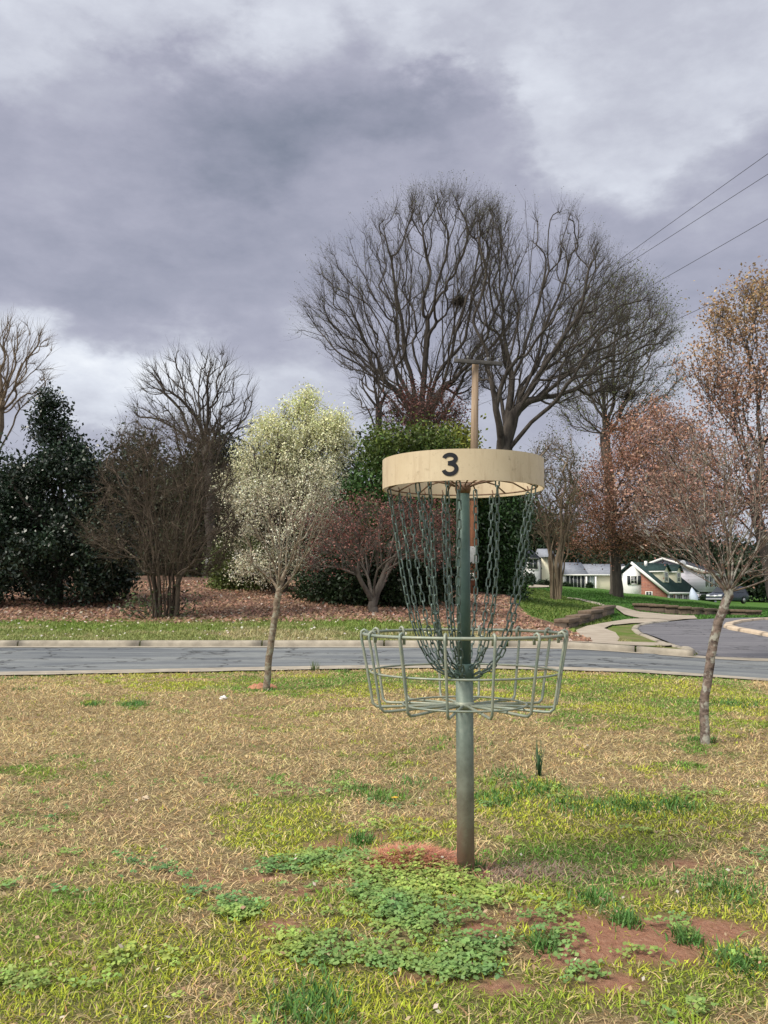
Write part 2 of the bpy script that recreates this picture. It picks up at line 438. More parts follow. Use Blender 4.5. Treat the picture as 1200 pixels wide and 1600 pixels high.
drape('valley_gutter', strip(4.2, 30, lambda x: far_edge(x)-.35, lambda x: far_edge(x)+.3), lambda x, y: dipz(x, y)+.019, M_conc)
# curbs, swept in segments with open joints
def curb(name, pts, zf, w=.16, h=.105, seg=2.0, side=1, gap=.03, mat=None, tilt=0):
    P = np.array(pts, float); d = np.r_[0, np.cumsum(np.linalg.norm(np.diff(P, axis=0), axis=1))]
    mb = MB(); s0 = 0
    while s0 < d[-1]-.05:
        s1 = min(s0+seg, d[-1]); ss = np.linspace(s0+gap/2, s1-gap/2, 9)
        X = np.interp(ss, d, P[:, 0]); Y = np.interp(ss, d, P[:, 1])
        T = np.stack([np.gradient(X), np.gradient(Y)], 1); T /= np.linalg.norm(T, axis=1)[:, None]+1e-9
        N = np.stack([-T[:, 1], T[:, 0]], 1)*side
        prof = [(0, -.06), (0.005, h*.55), (.02, h*.86), (.05, h), (w-.03, h*1.02), (w, h*.9), (w, -.06)]
        rows = []
        for k in range(9):
            rows += [(X[k]+N[k, 0]*a, Y[k]+N[k, 1]*a, zf(X[k], Y[k])+b_) for a, b_ in prof]
        m_ = len(prof)
        fs = [(r*m_+c_, r*m_+c_+1, (r+1)*m_+c_+1, (r+1)*m_+c_) for r in range(8) for c_ in range(m_-1)]
        fs += [tuple(range(m_)), tuple(range(8*m_, 9*m_))]
        mb.add(rows, fs); s0 = s1
    o = mb.build(name, mat or M_conc, smooth=False); tag(o, kind='structure'); return o
X = np.arange(-30, 4.8, .25)
curb('curb', [(x, float(far_edge(x))) for x in X], lambda x, y: max(float(dipz(x, y)), gz(x, y+.16)-.1))
curb('corner_curb', mouth_l[:11], lambda x, y: gz(x, y)-.07 if y > 15.6 else float(dipz(x, y)), side=1)

# walks and drive
zp = lambda off: (lambda x, y: base_z(x, y)+off)
drape('sidewalk', apron, zp(.025), M_conc2, .4)
drape('driveway', drive_poly, zp(.035), M_conc2, .5)
drape('edging_strip', G((886, 934), (905, 936), (925, 940), (945, 946), (943, 948), (922, 942.5), (903, 938), (886, 935.5)), zp(.03), M_conc2, .6)
drape('front_walk', G((826, 916.7), (858, 915.2), (858, 918.0), (826, 919.6)), zp(.06), M_conc2, 3)
# concrete edging loop at the right
cp = [g(1230, 1004), g(1200, 997.5), g(1165, 990), g(1140, 985), g(1130, 981), g(1133, 976.5), g(1150, 972), g(1182, 969), g(1220, 968)]
cpp = []
for a_, b_ in zip(cp[:-1], cp[1:]):
    for t in np.linspace(0, 1, 6)[:-1]: cpp.append((a_+(b_-a_)*t)[:2])
curb('island_curb', cpp, lambda x, y: float(dipz(x, y))+.03, w=.22, h=.06, seg=1.5, side=-1, mat=simple('warm_concrete', (.52, .42, .31), .85, .12, 6, .2))

# ------------------------------------------------------------------ grass and weeds (uncountable)
def blades(name, x, y, L, W, lean, colr, label, mat=M_grass, z0=None, cat='grass', bend=.6):
    n = len(x); z = base_z(x, y)-.004 if z0 is None else z0
    ph = R.rand(n)*2*math.pi; d = np.stack([np.cos(ph), np.sin(ph)], 1); s = np.stack([-d[:, 1], d[:, 0]], 1)
    l1 = lean; l2 = np.minimum(lean+bend*R.rand(n), 1.62)
    p0 = np.stack([x, y, z], 1)
    def step(p, a, l): return p+np.concatenate([d*(np.sin(a)*l)[:, None], (np.cos(a)*l)[:, None]], 1)
    p1 = step(p0, l1, L*.5); p2 = step(p1, l2, L*.5); p2[:, 2] = np.maximum(p2[:, 2], z+.003)
    tw = (R.rand(n)-.5)*.8
    S = np.concatenate([s, tw[:, None]], 1)*(W/2)[:, None]
    V = np.stack([p0-S, p0+S, p1+S*.85, p1-S*.85, p2], 1).reshape(-1, 3)
    b0 = np.arange(n)[:, None]*5
    q = b0+np.array([[0, 1, 2, 3]]); t = b0+np.array([[3, 2, 4]])
    me = np_mesh(name, V, [q, t], np.repeat(colr, 5, 0))
    return tag(link(name, me, mat), label, cat, kind='stuff')
def sample(n, y0, y1, um=.56, fall=1.6, road=True):
    # density per area falls with distance^fall
    u = R.rand(n); p = 2-fall
    Y = (y0**p+u*(y1**p-y0**p))**(1/p); X = (R.rand(n)*2-1)*um*Y
    if road:
        k = (Y < near_edge(X)-.02+.07*(R.rand(n)-.3)); X, Y = X[k], Y[k]
    return X, Y
def cvar(base, n, v=.25, hue=.08):
    b = np.array(base)[None]*(1+(R.rand(n, 1)*2-1)*v)
    return np.clip(b*(1+(R.rand(n, 3)*2-1)*hue), 0, 1)
# straw coloured turf
X, Y = sample(720000, 1.45, 10.9, .76, 1.15)
c = m_clay(X, Y); cl = m_clover(X, Y); gm = m_green(X, Y)
k = R.rand(len(X)) > np.clip(c*1.1, 0, .95)*1.0+cl*.5+gm*.72
X, Y, gm = X[k], Y[k], gm[k]; n = len(X)
tone = fbm(X, Y, 3, 41)[:, None]
mot = fbm(X, Y, 11, 43)[:, None]; cr = cvar((.58, .455, .235), n, .45, .1)*(.45+.6*tone+.6*mot); dk = R.rand(n) < .2; cr[dk] *= .5; cr = np.clip(cr, 0, .9)
rd = R.rand(n) < .12; cr[rd] *= np.array([.95, .8, .7])
blades('dry_grass', X, Y, (.016+.036*R.rand(n)**1.4)*(1+.05*Y), (.0012+.0013*R.rand(n))*(.75+Y*.24), .9+.65*R.rand(n), cr, 'dry straw coloured winter turf lying flat across the near yard')
# green grass
X, Y = sample(720000, 1.45, 10.9, .76, 1.35)
gm = m_green(X, Y); cc = m_clay(X, Y)
k = R.rand(len(X)) < (np.clip(gm*1.05, 0, 1)**1.3*.8+.03)*(1-.95*cc)
X, Y, gm = X[k], Y[k], gm[k]; n = len(X)
hue = fbm(X, Y, 1.6, 51)[:, None]; hh = np.clip((hue-.38)*4, 0, 1)
cr = cvar((.15, .31, .045), n, .42, .12)*(1-hh)+cvar((.46, .5, .05), n, .4, .1)*hh
ye = R.rand(n) < .12; cr[ye] = cvar((.42, .36, .16), ye.sum(), .3)
tuft = fbm(X, Y, 9, 61)
blades('green_grass', X, Y, (.009+.02*R.rand(n)+.035*np.clip(tuft-.5, 0, 1))*(1+.03*Y), (.0016+.0016*R.rand(n))*(.75+Y*.24), .5+.9*R.rand(n), cr, 'green and yellow green spring grass growing in patches through the straw')
# a few darker taller tufts
TX, TY = [], []
for (a, b_, r_, nn) in [(210,1101,20,260),(145,1102,16,160),(590,1250,20,120),(770,1250,40,300),(840,1235,45,400),(900,1262,40,300),(980,1262,40,360),(1060,1262,35,320),(790,1215,30,200),(1150,1100,40,400),(565,1318,22,200),(480,1585,60,500),(975,1440,22,200),(930,1410,30,240),(1075,1475,20,150),(845,1485,20,150),(640,1225,30,120),(560,1235,30,100),(20,1062,14,60),(40,1078,18,60),(727,1364,12,90),(745,1358,12,60),(415,1079,14,120),(1099,1158,18,160),(1160,1510,40,260),(1130,1390,60,400),(700,1165,60,160)]:
    p = g(a, b_); m_ = p[1]/F
    TX.append(p[0]+R.randn(nn)*r_*m_*.6); TY.append(p[1]+R.randn(nn)*r_*m_*.8)
X = np.concatenate(TX); Y = np.concatenate(TY); k = Y < near_edge(X)-.03; X, Y = X[k], Y[k]; n = len(X)
blades('tall_grass', X, Y, (.025+.028*R.rand(n)), (.0025+.002*R.rand(n))*(.8+Y*.15), .2+.8*R.rand(n), cvar((.11, .23, .055), n, .35, .12), 'darker green grass tufts standing above the turf')
# verge grass beyond the road
n = 110000
Y = 15.1+R.rand(n)**1.3*5.6; X = (R.rand(n)*2-1)*.56*Y
pxx, pyy = proj(X, Y, base_z(X, Y))
k = (Y > far_edge(X)+.17) & (X < 4.6) & ~in_poly(X, Y, apron) & ~in_poly(X, Y, street_poly) & ~in_poly(pxx+12*(R.rand(n)-.5), pyy+5*(R.rand(n)-.5), LITTER)
X, Y = X[k], Y[k]; n = len(X); t = np.clip((fbm(X, Y, .9, 71)-.4)*5, 0, 1)[:, None]
t = np.clip(t+sm(16.5, 18.5, Y)[:, None]-.3, 0, 1)
cr = cvar((.42, .37, .19), n, .35, .1)*(1-t)+cvar((.2, .27, .06), n, .35, .1)*t
blades('verge_grass', X, Y, .05+.05*R.rand(n), .008+.008*R.rand(n), .4+.9*R.rand(n), cr, 'short patchy grass on the verge beyond the road')
# lawn on the hill
n = 90000
Y = 17+R.rand(n)**1.5*50; u = .1+R.rand(n)*.36; X = u*Y
pxx, pyy = proj(X, Y, base_z(X, Y))
k = in_poly(pxx, pyy, LAWN+[]) & ~in_poly(X, Y, G((955, 949), (966, 946), (1000, 956), (1040, 960), (1085, 962), (1090, 968), (1040, 969), (1000, 967), (970, 962))) & ~in_poly(X, Y, apron) & ~in_poly(X, Y, street_poly)
X, Y = X[k], Y[k]; n = len(X)
t = np.clip(in_poly(*proj(X, Y, base_z(X, Y)), [(800, 918), (850, 922), (890, 935), (945, 948), (960, 975), (880, 982), (800, 960)])*.8, 0, 1)[:, None]
cr = cvar((.07, .165, .03), n, .3, .12)*(1-t)+cvar((.17, .22, .05), n, .35, .12)*t
blades('lawn_grass', X, Y, .05+.04*R.rand(n), .01+Y*.0006, .2+.9*R.rand(n), cr, 'mown dark green lawn on the low hill before the houses')
# flat leaf shapes
def leafquads(P, N, size, asp, colr, name, mat, parent=None, curl=.15):
    n = len(P); N = N/(np.linalg.norm(N, axis=1)[:, None]+1e-9)
    a = np.cross(N, R.randn(n, 3)); a /= np.linalg.norm(a, axis=1)[:, None]+1e-9; b = np.cross(N, a)
    s = size[:, None]
    V = np.stack([P-a*s*.5, P+b*s*.5*asp+N*s*curl*.2, P+a*s*.5+N*s*curl*.3, P-b*s*.5*asp+N*s*curl*.2], 1).reshape(-1, 3)
    q = np.arange(n)[:, None]*4+np.arange(4)[None]
    return link(name, np_mesh(name, V, [q], np.repeat(colr, 4, 0)), mat, parent)
# clover : trifoliate leaves
X, Y = sample(150000, 1.6, 4.5, .56, 1.3); m_ = m_clover(X, Y)
k = R.rand(len(X)) < m_*.6*(1-np.clip(blobs(X, Y, [(650, 1343, 75, 22, 1.3)]), 0, 1)); X, Y = X[k], Y[k]; n = len(X)
z = base_z(X, Y)+.008+.02*R.rand(n)*fbm(X, Y, 8, 81)*1.6
ph = R.rand(n)*6.28; PP = []; hue = np.clip((fbm(X, Y, 2.5, 91)-.35)*3.5, 0, 1)[:, None]
cr0 = cvar((.15, .29, .10), n, .4, .1)*(1-hue)+cvar((.33, .42, .10), n, .35, .1)*hue
for j in range(3):
    r_ = .0065; PP.append(np.stack([X+np.cos(ph+j*2.094)*r_, Y+np.sin(ph+j*2.094)*r_, z+.002*R.randn(n)], 1))
P = np.concatenate(PP); nn = len(P)
N = np.stack([R.randn(nn)*.35, R.randn(nn)*.35-.15, np.ones(nn)], 1)
tag(leafquads(P, N, .008+.007*R.rand(nn), .95, np.tile(cr0, (3, 1)), 'clover', M_grass), 'small leaved green clover and weeds spreading around the basket pole', 'clover', kind='stuff')
# fallen leaves and litter on the far bank
n = 60000
Y = 15.6+R.rand(n)**1.2*15; X = (R.rand(n)*1.1-.6)*Y*.95
zz = base_z(X, Y); a1, a2 = proj(X, Y, zz)
k = in_poly(a1, a2+5*R.rand(n)-8, LITTER) & (Y > far_edge(X)+.2); X, Y = X[k], Y[k]; n = len(X)
P = np.stack([X, Y, base_z(X, Y)+.015+.03*R.rand(n)], 1); N = np.stack([R.randn(n)*.6, R.randn(n)*.6-.3, np.ones(n)], 1)
cr = cvar((.33, .2, .135), n, .45, .12); w_ = R.rand(n) < .05; cr[w_] = cvar((.55, .46, .38), w_.sum(), .2)
tag(leafquads(P, N, .05+.06*R.rand(n), .7, cr, 'leaf_litter', M_grass), 'brown fallen leaves covering the bank under the trees', 'leaf litter', kind='stuff')
# scattered petals and dead leaf bits in the near yard and on verge
X, Y = sample(2200, 1.6, 10.4, .56, 1.2); n = len(X)
P = np.stack([X, Y, base_z(X, Y)+.02+.01*R.rand(n)], 1); N = np.stack([R.randn(n)*.5, R.randn(n)*.5-.3, np.ones(n)], 1)
cr = cvar((.36, .25, .16), n, .5, .1); w_ = R.rand(n) < .15; cr[w_] = cvar((.62, .55, .45), w_.sum(), .15)
tag(leafquads(P, N, .007+.011*R.rand(n), .6, cr, 'fallen_leaves', M_grass), 'scattered dead leaf bits and pale petals on the near turf', 'dead leaves', kind='stuff')
n = 300; Y = 15.3+R.rand(n)*4; X = (R.rand(n)*.95-.5)*Y; k = (Y > far_edge(X)+.2) & (X < 3); X, Y = X[k], Y[k]; n = len(X)
P = np.stack([X, Y, base_z(X, Y)+.05], 1); N = np.stack([R.randn(n)*.5, R.randn(n)*.5-.5, np.ones(n)], 1)
tag(leafquads(P, N, .03+.03*R.rand(n), .8, cvar((.6, .55, .48), n, .2), 'fallen_petals', M_grass), 'pale petals and bits scattered on the verge beyond the road', 'petals', kind='stuff')
# red pine straw on the mound at the pole
n = 5200; X = POLE[0]-.16+R.randn(n)*.095; Y = POLE[1]+.01+R.randn(n)*.075
k = (X-POLE[0])**2+(Y-POLE[1])**2 > .033**2; X, Y = X[k], Y[k]; n = len(X)
blades('red_straw', X, Y, .04+.05*R.rand(n), .0016+.0014*R.rand(n), 1.1+.4*R.rand(n), cvar((.58, .28, .18), n, .4, .12), 'reddish dead straw on the clay mound at the pole foot', cat='straw', bend=.4)
n = 2200; X = POLE[0]+.17+R.randn(n)*.13; Y = POLE[1]-.03+R.randn(n)*.07
blades('dead_stems', X, Y, .03+.04*R.rand(n), .0016+.0014*R.rand(n), 1.0+.5*R.rand(n), cvar((.34, .25, .19), n, .5, .1), 'grey brown dead weed stems beside the pole foot', cat='straw', bend=.5)

# ------------------------------------------------------------------ small ground things
def broad_weed(loc, r, nl, colr, label, w=.5):
    z = gz(*loc)
    e = empty('broadleaf_weed', (loc[0], loc[1], z), label, 'weed', 'broad leaved weeds near the pole')
    mb = MB()
    for k in range(nl):
        a = k*2.4+R.rand()*.5; L = r*(.6+.5*R.rand()); up = .25+.7*R.rand()
        d = np.array([math.cos(a), math.sin(a), 0]); s = np.array([-d[1], d[0], 0])
        rows = []
        for t, wd in ((0, .08), (.3, .35), (.6, w), (.85, .38), (1, .05)):
            p = np.array([loc[0], loc[1], z+.004])+d*L*t+np.array([0, 0, L*up*(t-.55*t*t)])
            rows += [p-s*L*wd*.5+np.array([0, 0, .1*L*wd]), p, p+s*L*wd*.5+np.array([0, 0, .1*L*wd])]
        mb.add(rows, [(i*3+j, i*3+j+1, i*3+j+4, i*3+j+3) for i in range(4) for j in range(2)])
    mb.build('leaf_rosette', M_grass, e, True, col=np.repeat(cvar(colr, 1, .1), mb.n, 0)*(.8+.4*np.repeat(R.rand(mb.n//15), 15)[:, None]))
for (a, b_, r_, nl, lab) in [(763,1399,.055,9,'bright green weed rosette just below right of the pole foot'), (692,1362,.04,7,'green weed left of the pole foot'), (735,1368,.038,6,'small yellow green weed touching the pole foot in front'),
      (672,1392,.045,8,'rounded green weed on the slope left of the bright rosette'), (700,1388,.04,7,'green weed between the pole and the clover patch'), (722,1398,.035,7,'small green weed left of the brightest rosette')]:
    p = g(a, b_); broad_weed((p[0], p[1]), r_, nl, (.26, .38, .09), lab)
def tuft_thing(px_, py_, h, nb, label, name='onion_grass_tuft', colr=(.07, .15, .07), sp=.02):
    p = g(px_, py_); e = empty(name, p, label, 'grass tuft', 'wild onion tufts in the yard')
    mb = MB()
    for k in range(nb):
        a = R.rand()*6.28; r_ = R.rand()*sp; q = p+np.array([math.cos(a)*r_, math.sin(a)*r_, 0]); l = (R.rand(2)-.5)*h*.5; hh = h*(.6+.5*R.rand())
        pts = [q, q+np.array([l[0]*.3, l[1]*.3, hh*.5]), q+np.array([l[0], l[1], hh])]
        mb.tube(pts, [.0022, .002, .0007], 4)
    mb.build('blades', M_grass, e, True, col=np.tile(np.array(colr), (mb.n, 1)))
tuft_thing(842, 1214, .17, 16, 'dark upright onion grass tuft right of the basket pole')
tuft_thing(492, 1049, .11, 30, 'green grass tuft growing in the near gutter edge', sp=.05, colr=(.12, .17, .06))
tuft_thing(540, 1052, .06, 24, 'tiny green tuft at the gutter left of the basket', sp=.05, colr=(.1, .16, .05))
def crumpled(px_, py_, s, label, name, cat, colr):
    p = g(px_, py_); bm = bmesh.new(); bmesh.ops.create_icosphere(bm, subdivisions=3, radius=s)
    for v in bm.verts:
        n_ = math.sin(v.co.x/s*5+1)*math.cos(v.co.y/s*6)+math.sin(v.co.z/s*7+v.co.x/s*3)
        v.co *= 1+.22*n_; v.co.z *= .6
    me = bpy.data.meshes.new(name); bm.to_mesh(me); bm.free()
    o = link(name, me, simple(name+'_mat', colr, .8, .08, 30)); o.location = Vector(p)+Vector((0, 0, s*.5)); tag(o, label, cat)
crumpled(349, 1093, .028, 'crumpled white scrap of paper in the grass near the young tree', 'paper_scrap', 'paper', (.75, .72, .68))
crumpled(228, 1250, .016, 'pale curled dead leaf lying on the straw turf at left', 'dead_leaf', 'leaf', (.5, .4, .28))
p = g(616, 1258)
e = empty('dandelion', p, 'yellow dandelion flower low in the turf left of the pole', 'flower')
mb = MB(); mb.tube([p, p+np.array([.003, 0, .03])], [.002, .0015], 5); mb.build('stem', simple('stemgreen', (.15, .22, .06)), e, True)
mb = MB()
for k in range(26):
    a = k*2.4; r_ = .004+.012*(k/26); d = np.array([math.cos(a), math.sin(a), .5-.4*k/26])
    c0 = p+np.array([.003, 0, .03]); mb.add([c0, c0+d*r_+np.array([-d[1], d[0], 0])*.003, c0+d*r_*1.3, c0+d*r_-np.array([-d[1], d[0], 0])*.003], [(0, 1, 2, 3)])
mb.build('petals', simple('yellow_petal', (.75, .5, .05), .6, .1), e)

# ------------------------------------------------------------------ the basket
BX, BY = POLE
def pc(r, a, z): return np.array([BX+r*math.sin(a), BY-r*math.cos(a), z])   # a measured from the side facing the camera
def ringpts(r, z, n=72): return [pc(r, 2*math.pi*k/n, z) for k in range(n)]
def metal_paint(name, c, c2, sc=14, rust=0.0, rough=.5):
    m, nt, b = new_mat(name)
    n = noise(nt, sc, 6, .65); n2 = noise(nt, sc*4, 4, .7)
    cc = ramp(nt, n, [(.35, c2), (.65, c)])
    cc = mix(nt, ramp(nt, n2, [(.62, 0.0), (.72, rust)]), cc, (.2, .12, .07))
    nt.links.new(cc, b.inputs['Base Color']); b.inputs['Roughness'].default_value = rough
    b.inputs['Metallic'].default_value = .25; bump(nt, b, n2, .25, .002); return m
M_green = metal_paint('green_paint', (.075, .125, .105), (.045, .085, .072), 12, .25)
M_wire = metal_paint('weathered_wire', (.34, .35, .27), (.2, .25, .21), 22, .35, .55)
M_chain = metal_paint('chain_metal', (.12, .165, .145), (.045, .072, .063), 40, .2, .38)
M_rust = metal_paint('rusty_rod', (.24, .15, .095), (.11, .065, .04), 60, .6, .7)
def lowpole():
    m, nt, b = new_mat('weathered_pole')
    g_ = nd(nt, 'ShaderNodeNewGeometry'); sp = nd(nt, 'ShaderNodeSeparateXYZ'); nt.links.new(g_.outputs['Position'], sp.inputs[0])
    n = noise(nt, 18, 6, .7); n2 = noise(nt, 70, 4, .7)
    top = ramp(nt, n, [(.35, (.105, .15, .125)), (.65, (.2, .235, .195))])
    bot = ramp(nt, n, [(.35, (.15, .13, .095)), (.65, (.25, .22, .165))])
    ad = nd(nt, 'ShaderNodeMath', operation='MULTIPLY_ADD'); nt.links.new(n, ad.inputs[0]); ad.inputs[1].default_value = .35; nt.links.new(sp.outputs['Z'], ad.inputs[2])
    f = nd(nt, 'ShaderNodeMapRange'); f.inputs[1].default_value = .62; f.inputs[2].default_value = .3; nt.links.new(ad.outputs[0], f.inputs[0])
    c = mix(nt, f.outputs[0], top, bot)
    f2 = nd(nt, 'ShaderNodeMapRange'); f2.inputs[1].default_value = .36; f2.inputs[2].default_value = .18; nt.links.new(ad.outputs[0], f2.inputs[0])
    c = mix(nt, f2.outputs[0], c, (.23, .15, .105))
    c = mix(nt, ramp(nt, n2, [(.6, 0.0), (.75, .5)]), c, (.07, .06, .05))
    nt.links.new(c, b.inputs['Base Color']); b.inputs['Roughness'].default_value = .6; b.inputs['Metallic'].default_value = .2
    bump(nt, b, n2, .3, .002); return m
def bandmat():
    m, nt, b = new_mat('cream_band')
    n = noise(nt, 7, 5, .6); n2 = noise(nt, 45, 5, .75); n3 = noise(nt, 220, 2, .6)
    c = ramp(nt, n, [(.3, (.52, .42, .275)), (.7, (.6, .5, .345))])
    c = mix(nt, ramp(nt, n2, [(.58, 0.0), (.72, .6)]), c, (.27, .2, .12))
    c = mix(nt, ramp(nt, n3, [(.6, 0.0), (.75, .2)]), c, (.4, .33, .24))
    gg = nd(nt, 'ShaderNodeNewGeometry'); mp = nd(nt, 'ShaderNodeMapping'); mp.inputs['Scale'].default_value = (1, 1, .12); nt.links.new(gg.outputs['Position'], mp.inputs[0])
    n5 = noise(nt, 38, 5, .7, mp.outputs[0]); c = mix(nt, ramp(nt, n5, [(.52, 0.0), (.72, .45)]), c, (.3, .2, .115))
    nt.links.new(c, b.inputs['Base Color']); b.inputs['Roughness'].default_value = .5; bump(nt, b, n3, .08, .001); return m
bk = empty('disc_golf_basket', (BX, BY, 0), 'green metal disc golf basket with hanging chains and a cream band numbered 3', 'disc golf basket')
lean = lambda z: 0.0
mb = MB(); mb.tube([(BX, BY, -.1), (BX, BY, .3), (BX, BY, .652)], .0285, 24); mb.build('lower_pole', lowpole(), bk, True)
mb = MB(); mb.tube([(BX, BY, .6), (BX, BY, .9), (BX, BY, 1.236)], .0222, 24); mb.build('upper_pole', M_green, bk, True)
mb = MB(); mb.tube([(BX, BY, .618), (BX, BY, .620), (BX, BY, .664), (BX, BY, .667)], [.028, .031, .031, .026], 24); mb.build('collar', M_green, bk, True)
mb = MB(); mb.tube([(BX, BY, 1.225), (BX, BY, 1.238), (BX, BY, 1.252), (BX, BY, 1.256)], [.0225, .0265, .0265, .02], 20); mb.build('top_cap', M_rust, bk, True)
# band
RB = .267; zb0, zb1 = 1.2375, 1.334
mb = MB(); n = 144
for (r0, z0_), (r1, z1_) in (((RB, zb0), (RB, zb1)), ((RB, zb1), (RB-.004, zb1)), ((RB-.004, zb1), (RB-.004, zb0)), ((RB-.004, zb0), (RB, zb0))):
    mb.add([pc(r0, 2*math.pi*k/n, z0_) for k in range(n)]+[pc(r1, 2*math.pi*k/n, z1_) for k in range(n)], [(k, (k+1) % n, n+(k+1) % n, n+k) for k in range(n)])
band = mb.build('band', bandmat(), bk, False)
for pl in band.data.polygons: pl.use_smooth = abs(pl.normal.z) < .5
band.data.update()
for a in (math.radians(95), math.radians(262)):
    for z_ in (zb0+.02, zb1-.02): mb = MB(); mb.tube([pc(RB+.0015, a, z_), pc(RB+.004, a, z_)], .004, 8); mb.build('rivet', M_rust, band, True)
# digit 3 as a bent stroke
def digit(a0, zc, h, name):
    w = h*.68; th = h*.178; P = []
    r1x, r1y = w*.42, h*.225; c1 = (0, h*.215)
    def arc(cx, cy, rx, ry, t0, t1, n): return [(cx+rx*math.cos(math.radians(t)), cy+ry*math.sin(math.radians(t))) for t in np.linspace(t0, t1, n)]
    top = arc(-.00*w, h*.235, w*.37, h*.175, 168, -82, 26)+[(-w*.12, h*.045)]
    bot = [(-w*.12, h*.045)]+arc(0, -h*.195, w*.405, h*.225, 80, -168, 30)
    mb = MB()
    for path in (top, bot):
        Pp = np.array(path); T = np.gradient(Pp, axis=0); T /= np.linalg.norm(T, axis=1)[:, None]+1e-9; N = np.stack([-T[:, 1], T[:, 0]], 1)
        V = []
        for q, nn in zip(Pp, N):
            for s in (-1, 1):
                a = q+nn*s*th/2; V.append(pc(RB+.0012+(.0003 if path is bot else 0), a0+a[0]/RB, zc+a[1]))
        m_ = len(Pp); mb.add(V, [(2*k, 2*k+1, 2*k+3, 2*k+2) for k in range(m_-1)])
    return mb.build(name, simple('number_black', (.012, .013, .018), .45, .1), band)
digit(math.asin(-.0615/RB), 1.287, .0715, 'number')
digit(math.radians(80), 1.287, .0715, 'number')
# spokes under the band
for k in range(14):
    a = 2*math.pi*(k+.35)/14
    mb = MB(); mb.tube([pc(.02, a, 1.247), pc(.06, a, 1.262), pc(.13, a, 1.276), pc(.19, a, 1.27), pc(.244, a, 1.246)], .0027, 6); mb.build('spoke', M_rust, bk, True)
mb = MB(); mb.tube(ringpts(.245, 1.246), .0028, 6, closed=True); mb.tube(ringpts(.125, 1.277, 48), .0028, 6, closed=True); mb.build('hanger_ring', M_rust, bk, True)
# chains
LNK = .0285; LEN = .0385; WID = .0185; WR = .0026
def link_geo():
    n = 14; path = []
    hl = (LEN-WID)/2; rr = WID/2-WR
    for k in range(n):
        t = 2*math.pi*k/n; x = rr*math.cos(t); z = (rr+0)*math.sin(t)+(hl if math.sin(t) >= 0 else -hl); path.append((x, 0, z))
    m = MB(); m.tube(path, WR, 5, closed=True); return np.concatenate(m.v), np.array(m.f[4])
LV, LF = link_geo()
def chain(path):
    P = np.array(path); ts = np.linspace(0, 1, 160); k = np.linspace(0, 1, len(P))
    # smooth curve
    from_ = np.array([np.interp(ts, k, P[:, i]) for i in range(3)]).T
    for _ in range(25): from_[1:-1] = (from_[:-2]+from_[2:]+2*from_[1:-1])/4
    d = np.r_[0, np.cumsum(np.linalg.norm(np.diff(from_, axis=0), axis=1))]
    nl = int(d[-1]/LNK); mb = MB(); ph = R.rand()*.8
    for i in range(nl):
        s = (i+.5)*d[-1]/nl; c = np.array([np.interp(s, d, from_[:, j]) for j in range(3)])
        c2 = np.array([np.interp(min(s+.01, d[-1]), d, from_[:, j]) for j in range(3)]); c1 = np.array([np.interp(max(s-.01, 0), d, from_[:, j]) for j in range(3)])
        T = c2-c1; T /= np.linalg.norm(T)
        a = ph+(math.pi/2 if i % 2 else 0)+R.randn()*.18
        u = np.cross(T, [0, 1, .01]); u /= np.linalg.norm(u); v = np.cross(T, u)
        X_ = u*math.cos(a)+v*math.sin(a); Y_ = np.cross(T, X_)
        mb.addnp(c+LV[:, :1]*X_+LV[:, 1:2]*Y_+LV[:, 2:]*T, LF)
    return mb
def side_xy(xpx, s, rr):
    y = BY-s*rr*.6
    for _ in range(8):
        x = (723+xpx-600)/F*(y*ct+.34*st)-BX; x = max(-rr*.999, min(rr*.999, x)); y = BY-s*math.sqrt(max(0, rr*rr-x*x))
    return math.atan2(x, BY-y)
CH = [(-118, 1, .246), (-100, -1, .246), (-69, 1, .246), (-60, -1, .244), (-52, 1, .15), (-32, -1, .22), (-24, 1, .14), (-9, 1, .246), (21, -1, .2), (46, -1, .246), (56, 1, .2), (101, -1, .246), (112, 1, .246), (-84, -1, .22)]
for (xp, s, rr) in CH:
    a = side_xy(xp, s, rr); ztop = 1.238+.006*(rr < .2)
    if rr > .21: prof = [(1, ztop), (.94, 1.15), (.88, 1.06), (.825, .97), (.76, .88), (.67, .79), (.55, .71), (.38, .65), (.12, .625)]
    else: prof = [(1, ztop+.02), (.96, 1.13), (.92, 1.02), (.86, .91), (.77, .81), (.6, .72), (.4, .672), (.2, .655)]
    rend = .034
    path = [pc(max(rend, rr*f if f > .2 else rend), a+.02*math.sin(z_*9+xp), z_) for f, z_ in prof]
    o = chain(path).build('chain', M_chain, bk, True)
    mb = MB(); h0 = pc(rr, a, ztop+.005)
    mb.tube([h0+np.array([0, 0, .018]), h0+np.array([.003, 0, .006]), h0+np.array([0, 0, -.006])], .0024, 6); mb.build('hook', M_rust, o, True)
